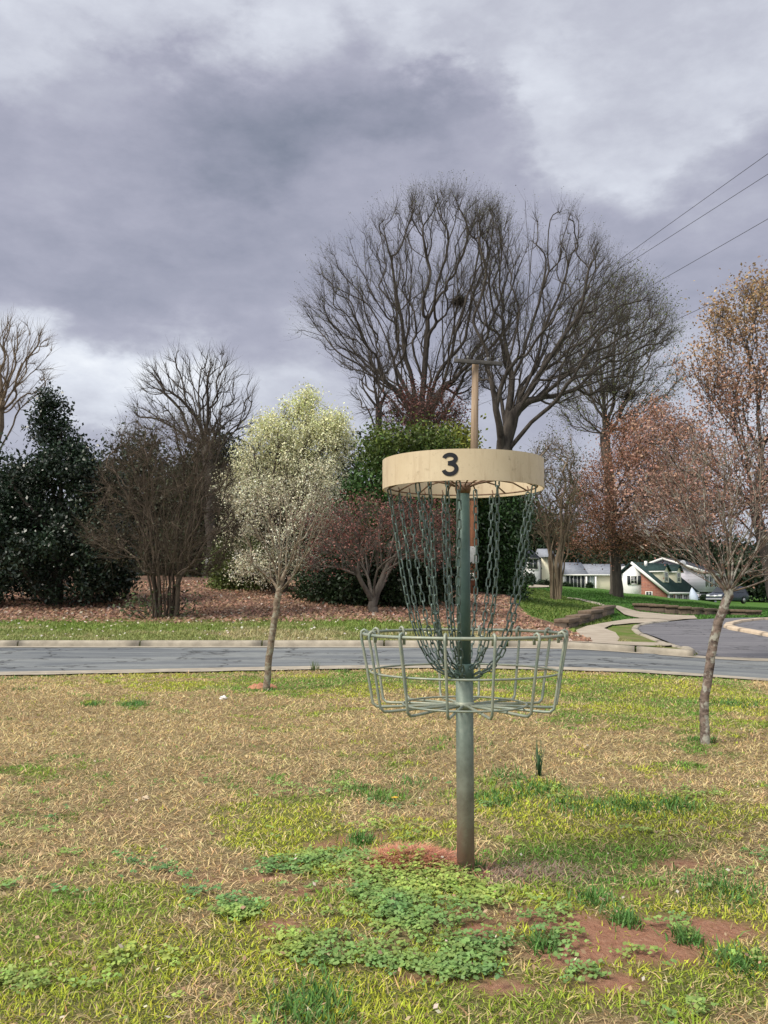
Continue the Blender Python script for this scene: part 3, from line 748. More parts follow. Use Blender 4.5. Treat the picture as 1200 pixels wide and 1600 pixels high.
# cage
ZR, RR_, ZM, RM, ZBt, RBt = .764, .328, .643, .3125, .527, .298
mb = MB(); mb.tube(ringpts(RR_, ZR, 96), .0052, 8, closed=True); mb.build('rim', M_wire, bk, True)
mb = MB(); mb.tube(ringpts(RM-.006, ZM, 96), .0035, 8, closed=True); mb.build('middle_ring', M_wire, bk, True)
mb = MB(); mb.tube(ringpts(.2, ZBt+.011, 72), .0034, 8, closed=True); mb.build('bottom_ring', M_wire, bk, True)
for k in range(14):
    a = math.radians(-14.5+25.714*k)+.012*math.sin(k*5)
    P = [(RR_-.012, ZR-.022), (RR_-.0125, ZR-.002), (RR_-.009, ZR+.0085), (RR_, ZR+.0125), (RR_+.008, ZR+.0075), (RR_+.009, ZR-.01),
         (RM+.004, ZM), (RBt+.004, ZBt+.03), (RBt+.001, ZBt+.012), (RBt-.012, ZBt+.001), (RBt-.03, ZBt), (.15, ZBt+.004), (.027, ZBt+.006)]
    mb = MB(); mb.tube([pc(r_, a, z_) for r_, z_ in P], .0046, 8); mb.build('cage_wire', M_wire, bk, True)
mb = MB(); mb.tube([(BX, BY, ZBt-.004), (BX, BY, ZBt-.002), (BX, BY, ZBt+.016), (BX, BY, ZBt+.018)], [.03, .0325, .0325, .03], 24); mb.build('bottom_collar', M_wire, bk, True)

# ------------------------------------------------------------------ trees
def sample_env(poly, Y, n, depth=.8, bias=0, rag=1., clump=.42):
    """points filling a crown whose outline at distance Y is poly (px)"""
    P = np.array([at(a, b, Y) for a, b in poly]); x0, x1, z0, z1 = P[:, 0].min(), P[:, 0].max(), P[:, 2].min(), P[:, 2].max()
    pl = [(p[0], p[2]) for p in P]; out = []; cx_, cz_ = P[:, 0].mean(), P[:, 2].mean()
    pl_big = [(cx_+(p[0]-cx_)*1.06, cz_+(p[2]-cz_)*1.04) for p in P]
    # horizontal extents per height
    zz = np.linspace(z0, z1, 60); gx = np.linspace(x0, x1, 120); A, B = np.meshgrid(gx, zz); I = in_poly(A, B, pl)
    xmin = np.where(I.any(1), np.where(I, A, 1e9).min(1), 0); xmax = np.where(I.any(1), np.where(I, A, -1e9).max(1), 0)
    N = n*4
    while sum(len(o) for o in out) < n:
        x = x0+R.rand(N)*(x1-x0); z = z0+R.rand(N)*(z1-z0); S_ = max(x1-x0, z1-z0); fq = 6/S_
        jx = (vnoise(x, z, fq*1.3, 3)-.5)*.2*S_+(vnoise(x, z, fq*4, 5)-.5)*.07*S_; jz = (vnoise(x, z, fq*1.3, 7)-.5)*.16*S_+(vnoise(x, z, fq*4, 9)-.5)*.09*S_
        k = in_poly(x+jx*rag, z+jz*rag, pl) & in_poly(x, z, pl_big); x, z = x[k], z[k]
        a = np.interp(z, zz, xmin); b = np.interp(z, zz, xmax); c = (a+b)/2; h = np.maximum((b-a)/2, .01)
        hd = h*depth*np.sqrt(np.clip(1-((x-c)/h)**2, .02, 1))
        if bias:
            q = R.rand(len(x))*2-1; q = np.sign(q)*np.abs(q)**bias
        else: q = R.rand(len(x))*2-1
        y = Y+q*hd; v3 = (vnoise(x, z, fq*1.9, 11)+vnoise(y, z, fq*1.9, 13)+vnoise(x, y, fq*1.9, 17))/3
        k = v3 > clump+.1*(R.rand(len(x))-.5); out.append(np.stack([x, y, z], 1)[k])
    return np.concatenate(out)[:n]
def grow(skel, pts, bf=.35, kd=.6, kr=0., B=None):
    """skel: list of (pos, parent). Greedy balanced spanning tree."""
    pos = [np.array(s[0], float) for s in skel]; par = [s[1] for s in skel]
    dirs = []; plen = []
    for i, (p, q) in enumerate(zip(pos, par)):
        if q < 0: dirs.append(np.array([0, 0, 1.])); plen.append(0.)
        else:
            v = p-pos[q]; L = np.linalg.norm(v); dirs.append(v/(L+1e-9)); plen.append(plen[q]+L)
    E = None
    if kr: E = pts-np.asarray(B); E /= np.linalg.norm(E, axis=1)[:, None]+1e-9
    n = len(pts); cost = np.full(n, 1e18); best = np.zeros(n, int); alive = np.ones(n, bool)
    def upd(i):
        nonlocal cost, best
        v = pts-pos[i]; L = np.linalg.norm(v, axis=1)+1e-6
        c = L*(1+kd*(1-(v@dirs[i])/L))+bf*plen[i]
        if kr: c = c+L*kr*(1-(v*E).sum(1)/L)
        m = (c < cost) & alive; cost[m] = c[m]; best[m] = i
    for i in range(len(pos)): upd(i)
    for _ in range(n):
        j = int(np.argmin(np.where(alive, cost, 1e18))); alive[j] = False
        q = int(best[j]); v = pts[j]-pos[q]; L = np.linalg.norm(v)
        pos.append(pts[j]); par.append(q); dirs.append(v/(L+1e-9)); plen.append(plen[q]+L); upd(len(pos)-1)
    return np.array(pos), np.array(par)
def radii(pos, par, rbase, rtip, p=1.85):
    n = len(pos); cnt = np.zeros(n); ch = np.bincount(par[par >= 0], minlength=n)
    cnt[ch == 0] = 1
    order = range(n-1, -1, -1)
    for i in order:
        if par[i] >= 0: cnt[par[i]] += cnt[i]
    cnt = np.maximum(cnt, 1)
    return np.maximum(rtip, rbase*(cnt/cnt.max())**(1/p)), ch
def chains_mb(pos, par, rad, wig=.06, rmin_sides=.03, flare=0):
    n = len(pos); kids = [[] for _ in range(n)]
    for i in range(n):
        if par[i] >= 0: kids[par[i]].append(i)
    mb = MB(); st_ = [i for i in range(n) if par[i] < 0]
    stack = [(-1, r_) for r_ in st_]
    while stack:
        start, i = stack.pop(); ch = []
        rr = []
        if start >= 0: ch.append(pos[start]); rr.append(min(rad[start]*.85, rad[i]*1.25))
        ch.append(pos[i]); rr.append(rad[i]); cur = i
        while kids[cur]:
            ks = sorted(kids[cur], key=lambda q: -rad[q])
            for o in ks[1:]: stack.append((cur, o))
            cur = ks[0]; ch.append(pos[cur]); rr.append(rad[cur])
        if len(ch) < 2: continue
        P = np.array(ch); rr = np.array(rr)
        if len(P) >= 2:
            m = len(P); sub = 3 if rr[0] > .02 else 2
            Pe = np.vstack([2*P[0]-P[1], P, 2*P[-1]-P[-2]]); out = []; ro = []
            for k in range(m-1):
                a, b, c, d = Pe[k:k+4]; L = np.linalg.norm(c-b)
                for t in np.arange(sub)/sub:
                    q = .5*((2*b)+(-a+c)*t+(2*a-5*b+4*c-d)*t*t+(-a+3*b-3*c+d)*t**3)
                    if t > 0: q = q+R.randn(3)*wig*L*.5
                    out.append(q); ro.append(rr[k]+(rr[k+1]-rr[k])*t)
            out.append(P[-1]); ro.append(rr[-1]*.6)
            P = np.array(out); rr = np.array(ro)
        if start < 0 and flare: 
            h = np.linalg.norm(P-P[0], axis=1); rr = rr*(1+flare*np.exp(-h/(rr[0]*3)))
        ns = 12 if rr[0] > .1 else 8 if rr[0] > .04 else 5 if rr[0] > .015 else 3
        mb.tube(P, rr, ns, cap=False)
    return mb
def twig_geo(p0, d, L, r, droop=0., seg=2):
    """vectorised 3-sided bent twigs -> V,F"""
    n = len(p0); d = d/(np.linalg.norm(d, axis=1)[:, None]+1e-9)
    u = np.cross(d, R.randn(n, 3)); u /= np.linalg.norm(u, axis=1)[:, None]+1e-9; v = np.cross(d, u)
    mid = p0+d*L[:, None]*.5; end = p0+d*L[:, None]+u*(L*(R.rand(n)-.5)*.5)[:, None]; end[:, 2] -= droop*L
    rings = []
    for P, f in ((p0, 1), (mid, .7), (end, .3)):
        for k in range(3):
            a = k*2.094; rings.append(P+(u*math.cos(a)+v*math.sin(a))*(r*f)[:, None])
    V = np.stack(rings, 1).reshape(-1, 3); b = np.arange(n)[:, None]*9; fs = []
    for s in range(2):
        for k in range(3): fs.append(b+np.array([[s*3+k, s*3+(k+1) % 3, s*3+3+(k+1) % 3, s*3+3+k]]))
    return V, np.concatenate(fs), end
def skeleton(base, limbs, Y, step=None, dy=0.25):
    """base: [(px,py)...] trunk ; limbs: list of (attach index, [(px,py)...], depth swing)"""
    sk = []; idx = {}
    for k, (a, b) in enumerate(base): sk.append((at(a, b, Y), k-1))
    m = len(base)
    for lim in limbs:
        ai, pts, dd = lim; prev = ai
        for j, (a, b) in enumerate(pts):
            sk.append((at(a, b, Y+dd*(j+1)/len(pts)), prev)); prev = len(sk)-1
    return sk
def densify(sk, L):
    out = []; mp = {}
    for i, (p, q) in enumerate(sk):
        if q < 0: out.append((p, -1)); mp[i] = len(out)-1; continue
        a = sk[q][0]; d = np.linalg.norm(p-a); n = max(1, int(d/L)); prev = mp[q]
        for k in range(1, n+1):
            w = (R.randn(3)*.07*d/n if k < n else 0); out.append((a+(p-a)*k/n+w, prev)); prev = len(out)-1
        mp[i] = prev
    return out
def leaf_clusters(centers, n, spread, size, color, var=.3, gvar=.35, asp=.5, name='crown', mat=M_leaf, parent=None, upbias=.3, flat=1., topc=None):
    m = len(centers); k = R.randint(0, m, n); cf = 1+(R.rand(m)*2-1)*gvar
    off = R.randn(n, 3)*spread; off[:, 2] *= flat
    P = centers[k]+off; N = R.randn(n, 3); N[:, 2] += upbias*2
    cr = cvar(color, n, var, .1)*cf[k][:, None]
    if topc is not None:
        t = np.clip((centers[k][:, 2]-topc[1])/(topc[2]-topc[1]), 0, 1)[:, None]*R.rand(n, 1)**.3
        cr = cr*(1-t)+cvar(topc[0], n, var, .1)*cf[k][:, None]*t
    return leafquads(P, N, size*(.6+.8*R.rand(n)), asp, np.clip(cr, 0, 1), name, mat, parent)
def tree(name, label, cat, Y, base, limbs, env, npts, rbase, bark, bf=.35, kd=.6, rtip=.008, twigs=6, twl=.5, twr=.006, leaves=0, lsize=.08, lcol=(.1, .12, .05), lspread=.25,
         depth=.85, group=None, dens=None, wig=.03, flare=.5, sinkz=None, leafmat_=M_leaf, topc=None, gvar=.35, kr=1.6, rag=1., clump=.42, up=.25, droop=0., p=1.85, lvar=.3, asp=.55, bias=0):
    b0 = at(base[0][0], base[0][1], Y); gnd = gz(b0[0], b0[1])
    e = empty(name, (b0[0], b0[1], gnd), label, cat, group)
    sk = skeleton(base, limbs, Y); 
    # plant the foot on the ground
    f = sk[0][0].copy(); f[2] = min(gnd, f[2])-.1; sk[0] = (f, -1)
    sk = densify(sk, dens or (twl*1.2+.3))
    pts = sample_env(env, Y, npts, depth, bias, rag, clump)
    Bq = at(base[-1][0], base[-1][1], Y)
    pos, par = grow(sk, pts, bf, kd, kr, Bq); rad, ch = radii(pos, par, rbase, rtip, p)
    mb = chains_mb(pos, par, rad, wig, flare=flare); mb.build('trunk', bark, e, True)
    # twigs from thin nodes
    thin = np.where((rad < max(rtip*4, twr*5)) & (par >= 0))[0]
    if twigs and len(thin):
        k = R.choice(thin, int(len(thin)*twigs)); d = pos[k]-pos[par[k]]; d /= np.linalg.norm(d, axis=1)[:, None]+1e-9
        t = R.rand(len(k))[:, None]; p0 = pos[par[k]]*(1-t)+pos[k]*t
        rd_ = p0-Bq; rd_ /= np.linalg.norm(rd_, axis=1)[:, None]+1e-9
        d = d*.6+rd_*.7+R.randn(len(k), 3)*.42; d[:, 2] += up
        V, Fq, end = twig_geo(p0, d, twl*(.4+.9*R.rand(len(k))), np.full(len(k), twr), droop)
        link('twigs', np_mesh('twigs', V, [Fq]), bark, e)
        cen = np.concatenate([end, pos[thin]])
    else: cen = pos[thin]
    if leaves: leaf_clusters(cen, leaves, lspread, lsize, lcol, parent=e, mat=leafmat_, topc=topc, gvar=gvar, var=lvar, asp=asp)
    return e
T = lambda *a: list(a)
# --- big bare trees behind the basket
env_big1 = T((470,545),(455,520),(478,470),(500,415),(545,375),(600,340),(640,308),(700,302),(745,322),(790,345),(820,410),(805,500),(770,570),(730,630),(690,660),(640,660),(600,620),(560,580),(510,560))
tree('bare_tree', 'wide bare oak with many fanning stems, left half of the big crown', 'tree', 46, T((662,760),(660,700),(658,668)),
  [(1,T((640,640),(600,590),(560,560),(500,530)),-3),(2,T((635,610),(600,520),(560,440)),2),(2,T((645,600),(628,500),(612,410),(600,360)),-1),(2,T((662,600),(668,500),(690,420),(695,340)),1),(2,T((690,610),(712,520),(740,440),(750,370)),-2),(1,T((690,650),(720,600),(750,560),(770,500)),3),(1,T((630,650),(590,600),(570,520),(520,450)),4),(2,T((668,620),(700,560),(715,480),(720,400)),3)],
  env_big1, 2000, .4, M_barkdark, bf=.34, kd=1.0, rtip=.0085, twigs=5, twl=1.0, twr=.0048, clump=.5, leaves=13000, lsize=.058, lcol=(.13, .14, .07), lspread=.06, rag=1.5, dens=1.6, up=.35, group='bare trees beyond the road')
env_big2 = T((735,350),(790,318),(850,315),(890,335),(925,375),(950,420),(1010,425),(1030,480),(1045,520),(1040,570),(1000,600),(940,610),(890,640),(840,650),(800,640),(745,600),(715,520),(715,430))
tree('bare_tree', 'bare tree with thick leaning trunk, right half of the big crown', 'tree', 44, T((782,770),(786,715),(792,680)),
  [(2,T((812,600),(820,520),(828,430),(835,350)),-2),(2,T((800,590),(785,500),(790,420),(800,350)),3),(2,T((835,600),(880,540),(930,490),(1000,450)),-3),(1,T((830,660),(870,625),(920,628),(960,640)),-3),(2,T((850,600),(900,560),(960,540),(1030,530)),3),(2,T((840,560),(870,470),(885,390)),2),(1,T((775,640),(765,560),(760,480)),-3),(2,T((845,580),(900,500),(920,420)),-1)],
  env_big2, 1800, .42, M_barkdark, bf=.34, kd=1.0, rtip=.0085, twigs=5, twl=1.0, twr=.0048, clump=.5, leaves=11000, lsize=.058, lcol=(.13, .14, .07), lspread=.06, rag=1.5, dens=1.6, up=.35, group='bare trees beyond the road')
# slender stems at left foot of the big tree
tree('bare_tree', 'slender bare tree with a long arching limb left of the big oak', 'tree', 43, T((592,760),(592,690),(592,640)),
  [(2,T((592,600),(596,560)),1),(0,T((560,690),(530,650),(500,630)),0),(1,T((575,640),(555,600)),-1)],
  T((560,660),(540,600),(570,560),(610,550),(625,600),(620,660)), 150, .16, M_barkdark, rtip=.009, twigs=5, twl=.8, twr=.006, dens=1.2, group='bare trees beyond the road')
# tree with nests, right
e_ = tree('bare_tree', 'grey budding tree with bird nests right of the big crown', 'tree', 60, T((962,915),(952,780),(945,680)),
  [(2,T((960,620),(985,560),(1010,500)),2),(2,T((940,610),(935,540),(940,470)),-2),(2,T((975,650),(1010,600),(1045,560)),-2),(1,T((905,700),(880,650),(870,600)),2)],
  T((880,650),(870,560),(900,480),(950,430),(1000,430),(1050,500),(1065,560),(1050,620),(1000,680),(940,690)), 1200, .34, M_barkgrey, bf=.34, kd=.9, rtip=.012, twigs=5, twl=1.1, twr=.007, leaves=11000, lsize=.12, lcol=(.13, .16, .06), lspread=.4, dens=1.8, group='bare trees beyond the road')
def nest(px_, py_, Y, r, lab):
    c0 = at(px_, py_, Y); n = 260; d = R.randn(n, 3); d /= np.linalg.norm(d, axis=1)[:, None]
    V, Fq, _ = twig_geo(c0+d*r*.55*R.rand(n, 1), R.randn(n, 3)*[1, 1, .5], r*(.6+.9*R.rand(n)), np.full(n, .018))
    tag(link('bird_nest', np_mesh('bird_nest', V, [Fq]), M_barkdark), lab, 'nest', 'twig nests in the bare crowns')
nest(953, 607, 59, .55, 'dark twig nest, left of the pair in the right bare tree')
nest(982, 618, 59, .6, 'dark twig nest, right of the pair in the right bare tree')
nest(718, 471, 46, .5, 'dark twig nest high between the two big bare crowns')
# --- bare tree at left
tree('bare_tree', 'dark bare tree with crooked upright limbs above the left thicket', 'tree', 34, T((328,860),(328,760),(322,700)),
  [(2,T((305,650),(270,615),(230,612)),-1.5),(2,T((312,640),(298,590),(285,555)),1),(2,T((325,640),(325,590),(330,560)),-1),(1,T((342,700),(345,640),(365,590),(390,585)),1.5),(1,T((345,700),(370,670),(400,665)),-1),(2,T((300,620),(265,590),(240,560)),1.5)],
  T((210,650),(205,610),(245,560),(290,545),(340,548),(385,580),(402,620),(400,670),(360,690),(340,720),(290,700)), 420, .2, M_barkdark, bf=.38, kd=.9, rtip=.009, twigs=5, twl=.6, twr=.005, dens=1., up=.3, group='bare trees beyond the road')
tree('bare_tree', 'pale bare tree at the far left edge behind the magnolia', 'tree', 30, T((-20,860),(-10,720),(0,645)),
  [(2,T((20,610),(40,560),(60,520)),-1),(2,T((-10,580),(0,520)),1),(1,T((30,640),(70,600)),1)],
  T((-60,640),(-60,520),(0,495),(60,500),(85,560),(70,610),(20,650)), 260, .13, M_barktan, bf=.38, rtip=.008, twigs=5, twl=.5, twr=.005, dens=.9, group='bare trees beyond the road')

# --- dense evergreens
def dense(name, label, cat, Y, base, env, n, size, colr, spread=.35, ncl=260, trunk_r=.15, bark=M_barkdark, mat=M_leaf, group=None, bias=.6, depth=.9, gvar=.45, asp=.55, topc=None, foot=True):
    b0 = at(base[0], base[1], Y); gnd = gz(b0[0], b0[1]); e = empty(name, (b0[0], b0[1], gnd), label, cat, group)
    pts = sample_env(env, Y, ncl, depth, bias)
    sk = densify([(np.array([b0[0], b0[1], gnd-.1]), -1), (np.array([b0[0]+.05, b0[1], gnd+(pts[:, 2].max()-gnd)*.35]), 0), (np.array([b0[0], b0[1], gnd+(pts[:, 2].max()-gnd)*.85]), 1)], .6)
    pos, par = grow(sk, pts[:min(ncl, 140)], .2, .5); rad, ch = radii(pos, par, trunk_r, .012)
    chains_mb(pos, par, rad).build('trunk', bark, e, True)
    leaf_clusters(pts, n, spread, size, colr, parent=e, mat=mat, gvar=gvar, asp=asp, topc=topc)
    return e
mag_env = T((88,580),(94,590),(98,625),(112,640),(120,668),(128,700),(148,728),(180,740),(178,780),(195,830),(200,900),(170,935),(120,925),(60,932),(0,930),(-60,920),(-50,850),(-20,800),(10,760),(30,720),(56,680),(66,635),(80,605))
dense('magnolia_tree', 'dark glossy magnolia with a pointed crown at the left', 'tree', 23, (87,946), mag_env, 60000, .095, (.018, .034, .018), .15, 900, .17, mat=M_glossleaf, gvar=.6)
dense('evergreen_tree', 'dark evergreen mass at the left edge behind the magnolia', 'tree', 30, (-20,930), T((-120,740),(-40,705),(20,720),(55,780),(60,925),(-120,930)), 22000, .16, (.022, .036, .018), .4, 200, .2, group='dense trees beyond the road')
EV = 'dense trees beyond the road'
dense('evergreen_tree', 'dark green evergreen left of the basket band', 'tree', 31, (610,930), T((548,760),(560,700),(590,680),(640,672),(690,690),(715,740),(710,900),(640,950),(560,940),(520,880),(525,800)), 52000, .13, (.045, .095, .025), .3, 420, .2, gvar=.5, topc=((.14, .17, .03), 4.6, 6.6), group=EV)
dense('evergreen_tree', 'yellow green leafy evergreen rising above the band', 'tree', 33, (700,925), T((640,760),(655,700),(690,682),(720,676),(740,700),(745,780),(700,900),(650,900)), 24000, .14, (.2, .22, .04), .3, 220, .15, group=EV)
dense('evergreen_tree', 'dark ivy covered evergreen behind the right hand chains', 'tree', 33, (775,945), T((735,780),(760,740),(795,740),(816,780),(820,860),(812,930),(790,960),(740,965),(715,920),(715,840)), 42000, .12, (.035, .075, .022), .26, 340, .2, mat=M_glossleaf, gvar=.5, group=EV)
dense('evergreen_shrub', 'low black green shrub mass behind the redbud trunk', 'shrub', 24.5, (560,955), T((470,950),(468,905),(500,870),(560,850),(620,860),(690,850),(712,880),(716,965),(640,968),(540,962)), 40000, .1, (.02, .036, .014), .2, 300, .08, gvar=.5)
dense('evergreen_shrub', 'light green shrub under the flowering pear at left', 'shrub', 27, (380,925), T((335,930),(330,880),(355,850),(400,850),(420,880),(415,925)), 12000, .09, (.13, .17, .05), .18, 120, .06)
dense('evergreen_tree', 'dark olive evergreen between the crape myrtle and the flowering pear', 'tree', 36, (360,920), T((270,925),(268,760),(300,700),(340,690),(375,710),(395,760),(400,925)), 26000, .17, (.045, .055, .03), .4, 240, .2, group=EV)
dense('evergreen_tree', 'dark evergreen between the magnolia and the crape myrtle', 'tree', 38, (210,920), T((150,925),(150,780),(180,700),(215,690),(260,730),(280,925)), 22000, .18, (.035, .05, .03), .45, 220, .2, group=EV)
dense('evergreen_tree', 'round evergreen hidden behind the flowering pear', 'tree', 40, (480,915), T((400,920),(405,720),(450,680),(520,690),(570,740),(580,920)), 22000, .2, (.05, .062, .03), .45, 220, .2, group=EV)
# --- far woods behind the houses: individual dense trees
FW = 'far evergreens behind the houses'
fw = [(815,160,790,60),(850,150,805,55),(893,165,845,50),(940,170,835,60),(985,160,838,48),(1030,175,845,60),(1085,170,838,62),(1140,165,850,60),(1200,170,840,70),(1260,170,835,70),(775,150,760,60),(700,140,790,90)]
labs = ['behind the white two storey house', 'just above the cream gable', 'above the left end of the grey ranch roof', 'behind the thick dark trunk', 'above the small white gable', 'behind the green roof', 'behind the lilac house', 'right of the lilac house', 'at the right edge', 'past the right edge', 'behind the ivy evergreen', 'far behind the basket']
for (cx, Yd, top, hw), lb in zip(fw, labs):
    j = R.randint(-6, 6, 8)
    dense('far_evergreen', 'distant dark evergreen '+lb, 'tree', Yd, (cx, 918), T((cx-hw, 925), (cx-hw*.9, 880+j[0]), (cx-hw*.6, top+25+j[1]), (cx-hw*.2, top+8+j[2]), (cx+j[6], top), (cx+hw*.4, top+12+j[3]), (cx+hw*.75, top+32+j[4]), (cx+hw, 885+j[5]), (cx+hw, 925)),
      9000, .75, (.028, .045, .022), 1.3, 110, .4, group=FW, bias=.5)
# far left background line of bare brush
for (cx, lb) in [(40, 'low left behind the magnolia trunk'), (180, 'between magnolia and crape myrtle feet'), (330, 'behind the crape myrtle'), (470, 'behind the pear'), (590, 'behind the redbud'), (-120, 'past the left edge')]:
    j = R.randint(-10, 10, 6)
    dense('thicket_tree', 'dark undergrowth tree '+lb, 'tree', 52, (cx, 890), T((cx-95, 930), (cx-90, 830+j[0]), (cx-40, 800+j[1]), (cx+20, 790+j[2]), (cx+80, 820+j[3]), (cx+95, 930)), 10000, .32, (.035, .042, .028), .7, 120, .15, group='undergrowth at the back of the bank')

# --- crape myrtle left
def vase(name, label, Y, bx_, by_, n_stem, spread_px, ytop, env, npts, bark, rst, group=None, twigs=6, twl=.4, twr=.006, fork=.5, leaves=0, lcol=(.1, .1, .05), lsize=.05, bw=14, cat='tree', bf=.3, extra=None, depth=.9):
    b0 = at(bx_, by_, Y); gnd = gz(b0[0], b0[1]); e = empty(name, (b0[0], b0[1], gnd), label, cat, group)
    sk = []
    H = at(bx_, ytop, Y)[2]-gnd; SP = spread_px*Y/F; bwm = bw*Y/F
    for k in range(n_stem):
        a = 2*math.pi*k/n_stem+R.rand()*.4; q = (.35+.65*R.rand()); foot = np.array([b0[0]+math.cos(a)*bwm*q*.7, b0[1]+math.sin(a)*bwm*q*.7, gnd-.1]); prev = -1
        hh = H*(.55+.25*R.rand())*fork*1.6
        for t in np.linspace(0, 1, 7):
            r_ = SP*.55*q*(t**1.7); p_ = foot+np.array([math.cos(a)*r_, math.sin(a)*r_, .1*(t > 0)+hh*t])+R.randn(3)*.02*H*t
            sk.append((p_, prev)); prev = len(sk)-1
    pts = sample_env(env, Y, npts, depth)
    pos, par = grow(sk, pts, bf, .9)
    # radius per stem
    n = len(pos); cnt = np.zeros(n); ch = np.bincount(par[par >= 0], minlength=n); cnt[ch == 0] = 1
    for i_ in range(n-1, -1, -1):
        if par[i_] >= 0: cnt[par[i_]] += cnt[i_]
    rad = np.maximum(twr*1.3, rst*(np.maximum(cnt, 1)/(npts/n_stem))**(1/2.2)); rad = np.minimum(rad, rst*1.5)
    chains_mb(pos, par, rad, .05).build('trunk', bark, e, True)
    thin = np.where((rad < twr*4) & (par >= 0))[0]; k = R.choice(thin, int(len(thin)*twigs)); d = pos[k]-pos[par[k]]; d /= np.linalg.norm(d, axis=1)[:, None]+1e-9
    t = R.rand(len(k))[:, None]; d = d+R.randn(len(k), 3)*.45; d[:, 2] += .25
    V, Fq, end = twig_geo(pos[par[k]]*(1-t)+pos[k]*t, d, twl*(.4+.9*R.rand(len(k))), np.full(len(k), twr)); link('twigs', np_mesh('twigs', V, [Fq]), bark, e)
    if leaves: leaf_clusters(end, leaves, .12, lsize, lcol, parent=e)
    return e
M_barkcm = barkmat('bark_myrtle', (.13, .10, .075), (.05, .04, .032), 8)
vase('crape_myrtle', 'large bare multi stemmed crape myrtle on the verge at left', 20.3, 260, 968, 26, 110, 650, T((130,850),(140,790),(165,740),(170,690),(200,650),(240,650),(275,660),(320,670),(350,700),(365,760),(375,820),(350,880),(310,900),(230,900),(170,880)), 1500, M_barkcm, .036, twigs=5, twl=.45, twr=.0032, bw=34, fork=.62, leaves=4500, lcol=(.07, .07, .035), lsize=.05)
dense('sprout_shrub', 'leafy sprouts around the foot of the crape myrtle', 'shrub', 19.9, (240,966), T((180,955),(185,930),(215,920),(300,925),(305,965),(230,968)), 450, .08, (.07, .09, .04), .12, 40, .02)
M_barkpale = barkmat('bark_pale', (.24, .185, .13), (.10, .075, .055), 8)
vase('crape_myrtle', 'bare crape myrtle with pale straight stems before the cream house wall', 40, 868, 917, 12, 70, 690, T((815,790),(815,740),(840,700),(850,680),(890,680),(905,720),(915,780),(905,830),(870,850),(835,840)), 520, M_barkpale, .08, twigs=5, twl=.7, twr=.006, bw=14, fork=.6, leaves=2500, lcol=(.09, .10, .05), lsize=.1)
# --- flowering pear
tree('pear_tree', 'pear tree in creamy white blossom behind the young tree', 'tree', 26, T((438,925),(438,880),(440,840)),
  [(2,T((420,790),(400,730),(395,690)),-1),(2,T((450,780),(462,720),(470,660)),1),(2,T((480,800),(510,740),(520,690)),-1),(1,T((410,850),(380,800)),1),(2,T((440,770),(435,700)),0)],
  T((350,860),(360,800),(355,770),(375,730),(400,690),(418,672),(440,662),(462,620),(488,632),(498,655),(525,668),(540,710),(555,740),(540,800),(520,850),(480,890),(420,905),(370,890)), 700, .17, M_barkmid, bf=.3, kd=.9, rtip=.009, twigs=5, twl=.42, twr=.005,
  leaves=62000, lsize=.05, lcol=(.74, .71, .53), lspread=.11, dens=.7, topc=((.74, .78, .38), 3.6, 6.2), gvar=.4, clump=.47, lvar=.35, asp=.8)
# --- redbud / dogwood
tree('redbud_tree', 'low spreading tree with dull red buds and grey forked stems left of the chains', 'tree', 21.5, T((588,972),(583,952),(583,942)),
  [(2,T((560,900),(530,850),(500,820)),-1),(2,T((570,890),(555,830),(548,800)),1),(2,T((590,890),(592,830),(590,790)),-1.2),(2,T((605,900),(635,850),(660,810)),1),(2,T((600,895),(615,840),(630,800)),0),(2,T((575,900),(545,860),(520,850)),1.3)],
  T((480,880),(475,830),(490,800),(540,790),(600,785),(650,790),(700,810),(705,860),(680,890),(640,880),(600,865),(550,885),(510,900)), 480, .1, M_barkgrey, bf=.34, kd=.8, rtip=.006, twigs=5, twl=.32, twr=.0035, leaves=9000, lsize=.05, lcol=(.2, .085, .07), lspread=.13, dens=.5, gvar=.5, asp=.6, up=.1)
tree('redbud_tree', 'thin reddish budding tree behind the evergreen at the foot of the big oak', 'tree', 38, T((650,760),(652,700)), [(1,T((640,660),(630,630)),0),(1,T((668,660),(680,630)),1)],
  T((600,700),(615,640),(650,610),(700,620),(720,670),(690,710),(640,715)), 300, .1, M_barkmid, rtip=.01, twigs=6, twl=.6, twr=.009, leaves=6000, lsize=.1, lcol=(.13, .055, .045), lspread=.25, dens=.8)
# --- rust leaved maple in front of houses
tree('maple_tree', 'rust coloured budding maple with thick dark trunk on the lawn hill', 'tree', 55, T((966,919),(962,880),(960,850),(955,820)),
  [(3,T((930,780),(905,770)),-2),(3,T((950,760),(940,720)),2),(3,T((975,780),(1000,740)),-2),(3,T((990,800),(1030,790)),2),(2,T((925,820),(900,815)),1)],
  T((880,840),(878,800),(893,760),(920,715),(955,690),(985,650),(1040,640),(1085,670),(1110,740),(1115,820),(1060,850),(1000,855),(940,860)), 750, .27, M_barkdark, bf=.3, kd=.7, rtip=.013, twigs=4, twl=.7, twr=.007, leaves=56000, lsize=.12, lcol=(.33, .175, .115), lspread=.35, clump=.36, dens=1.2, gvar=.45, flare=.3)
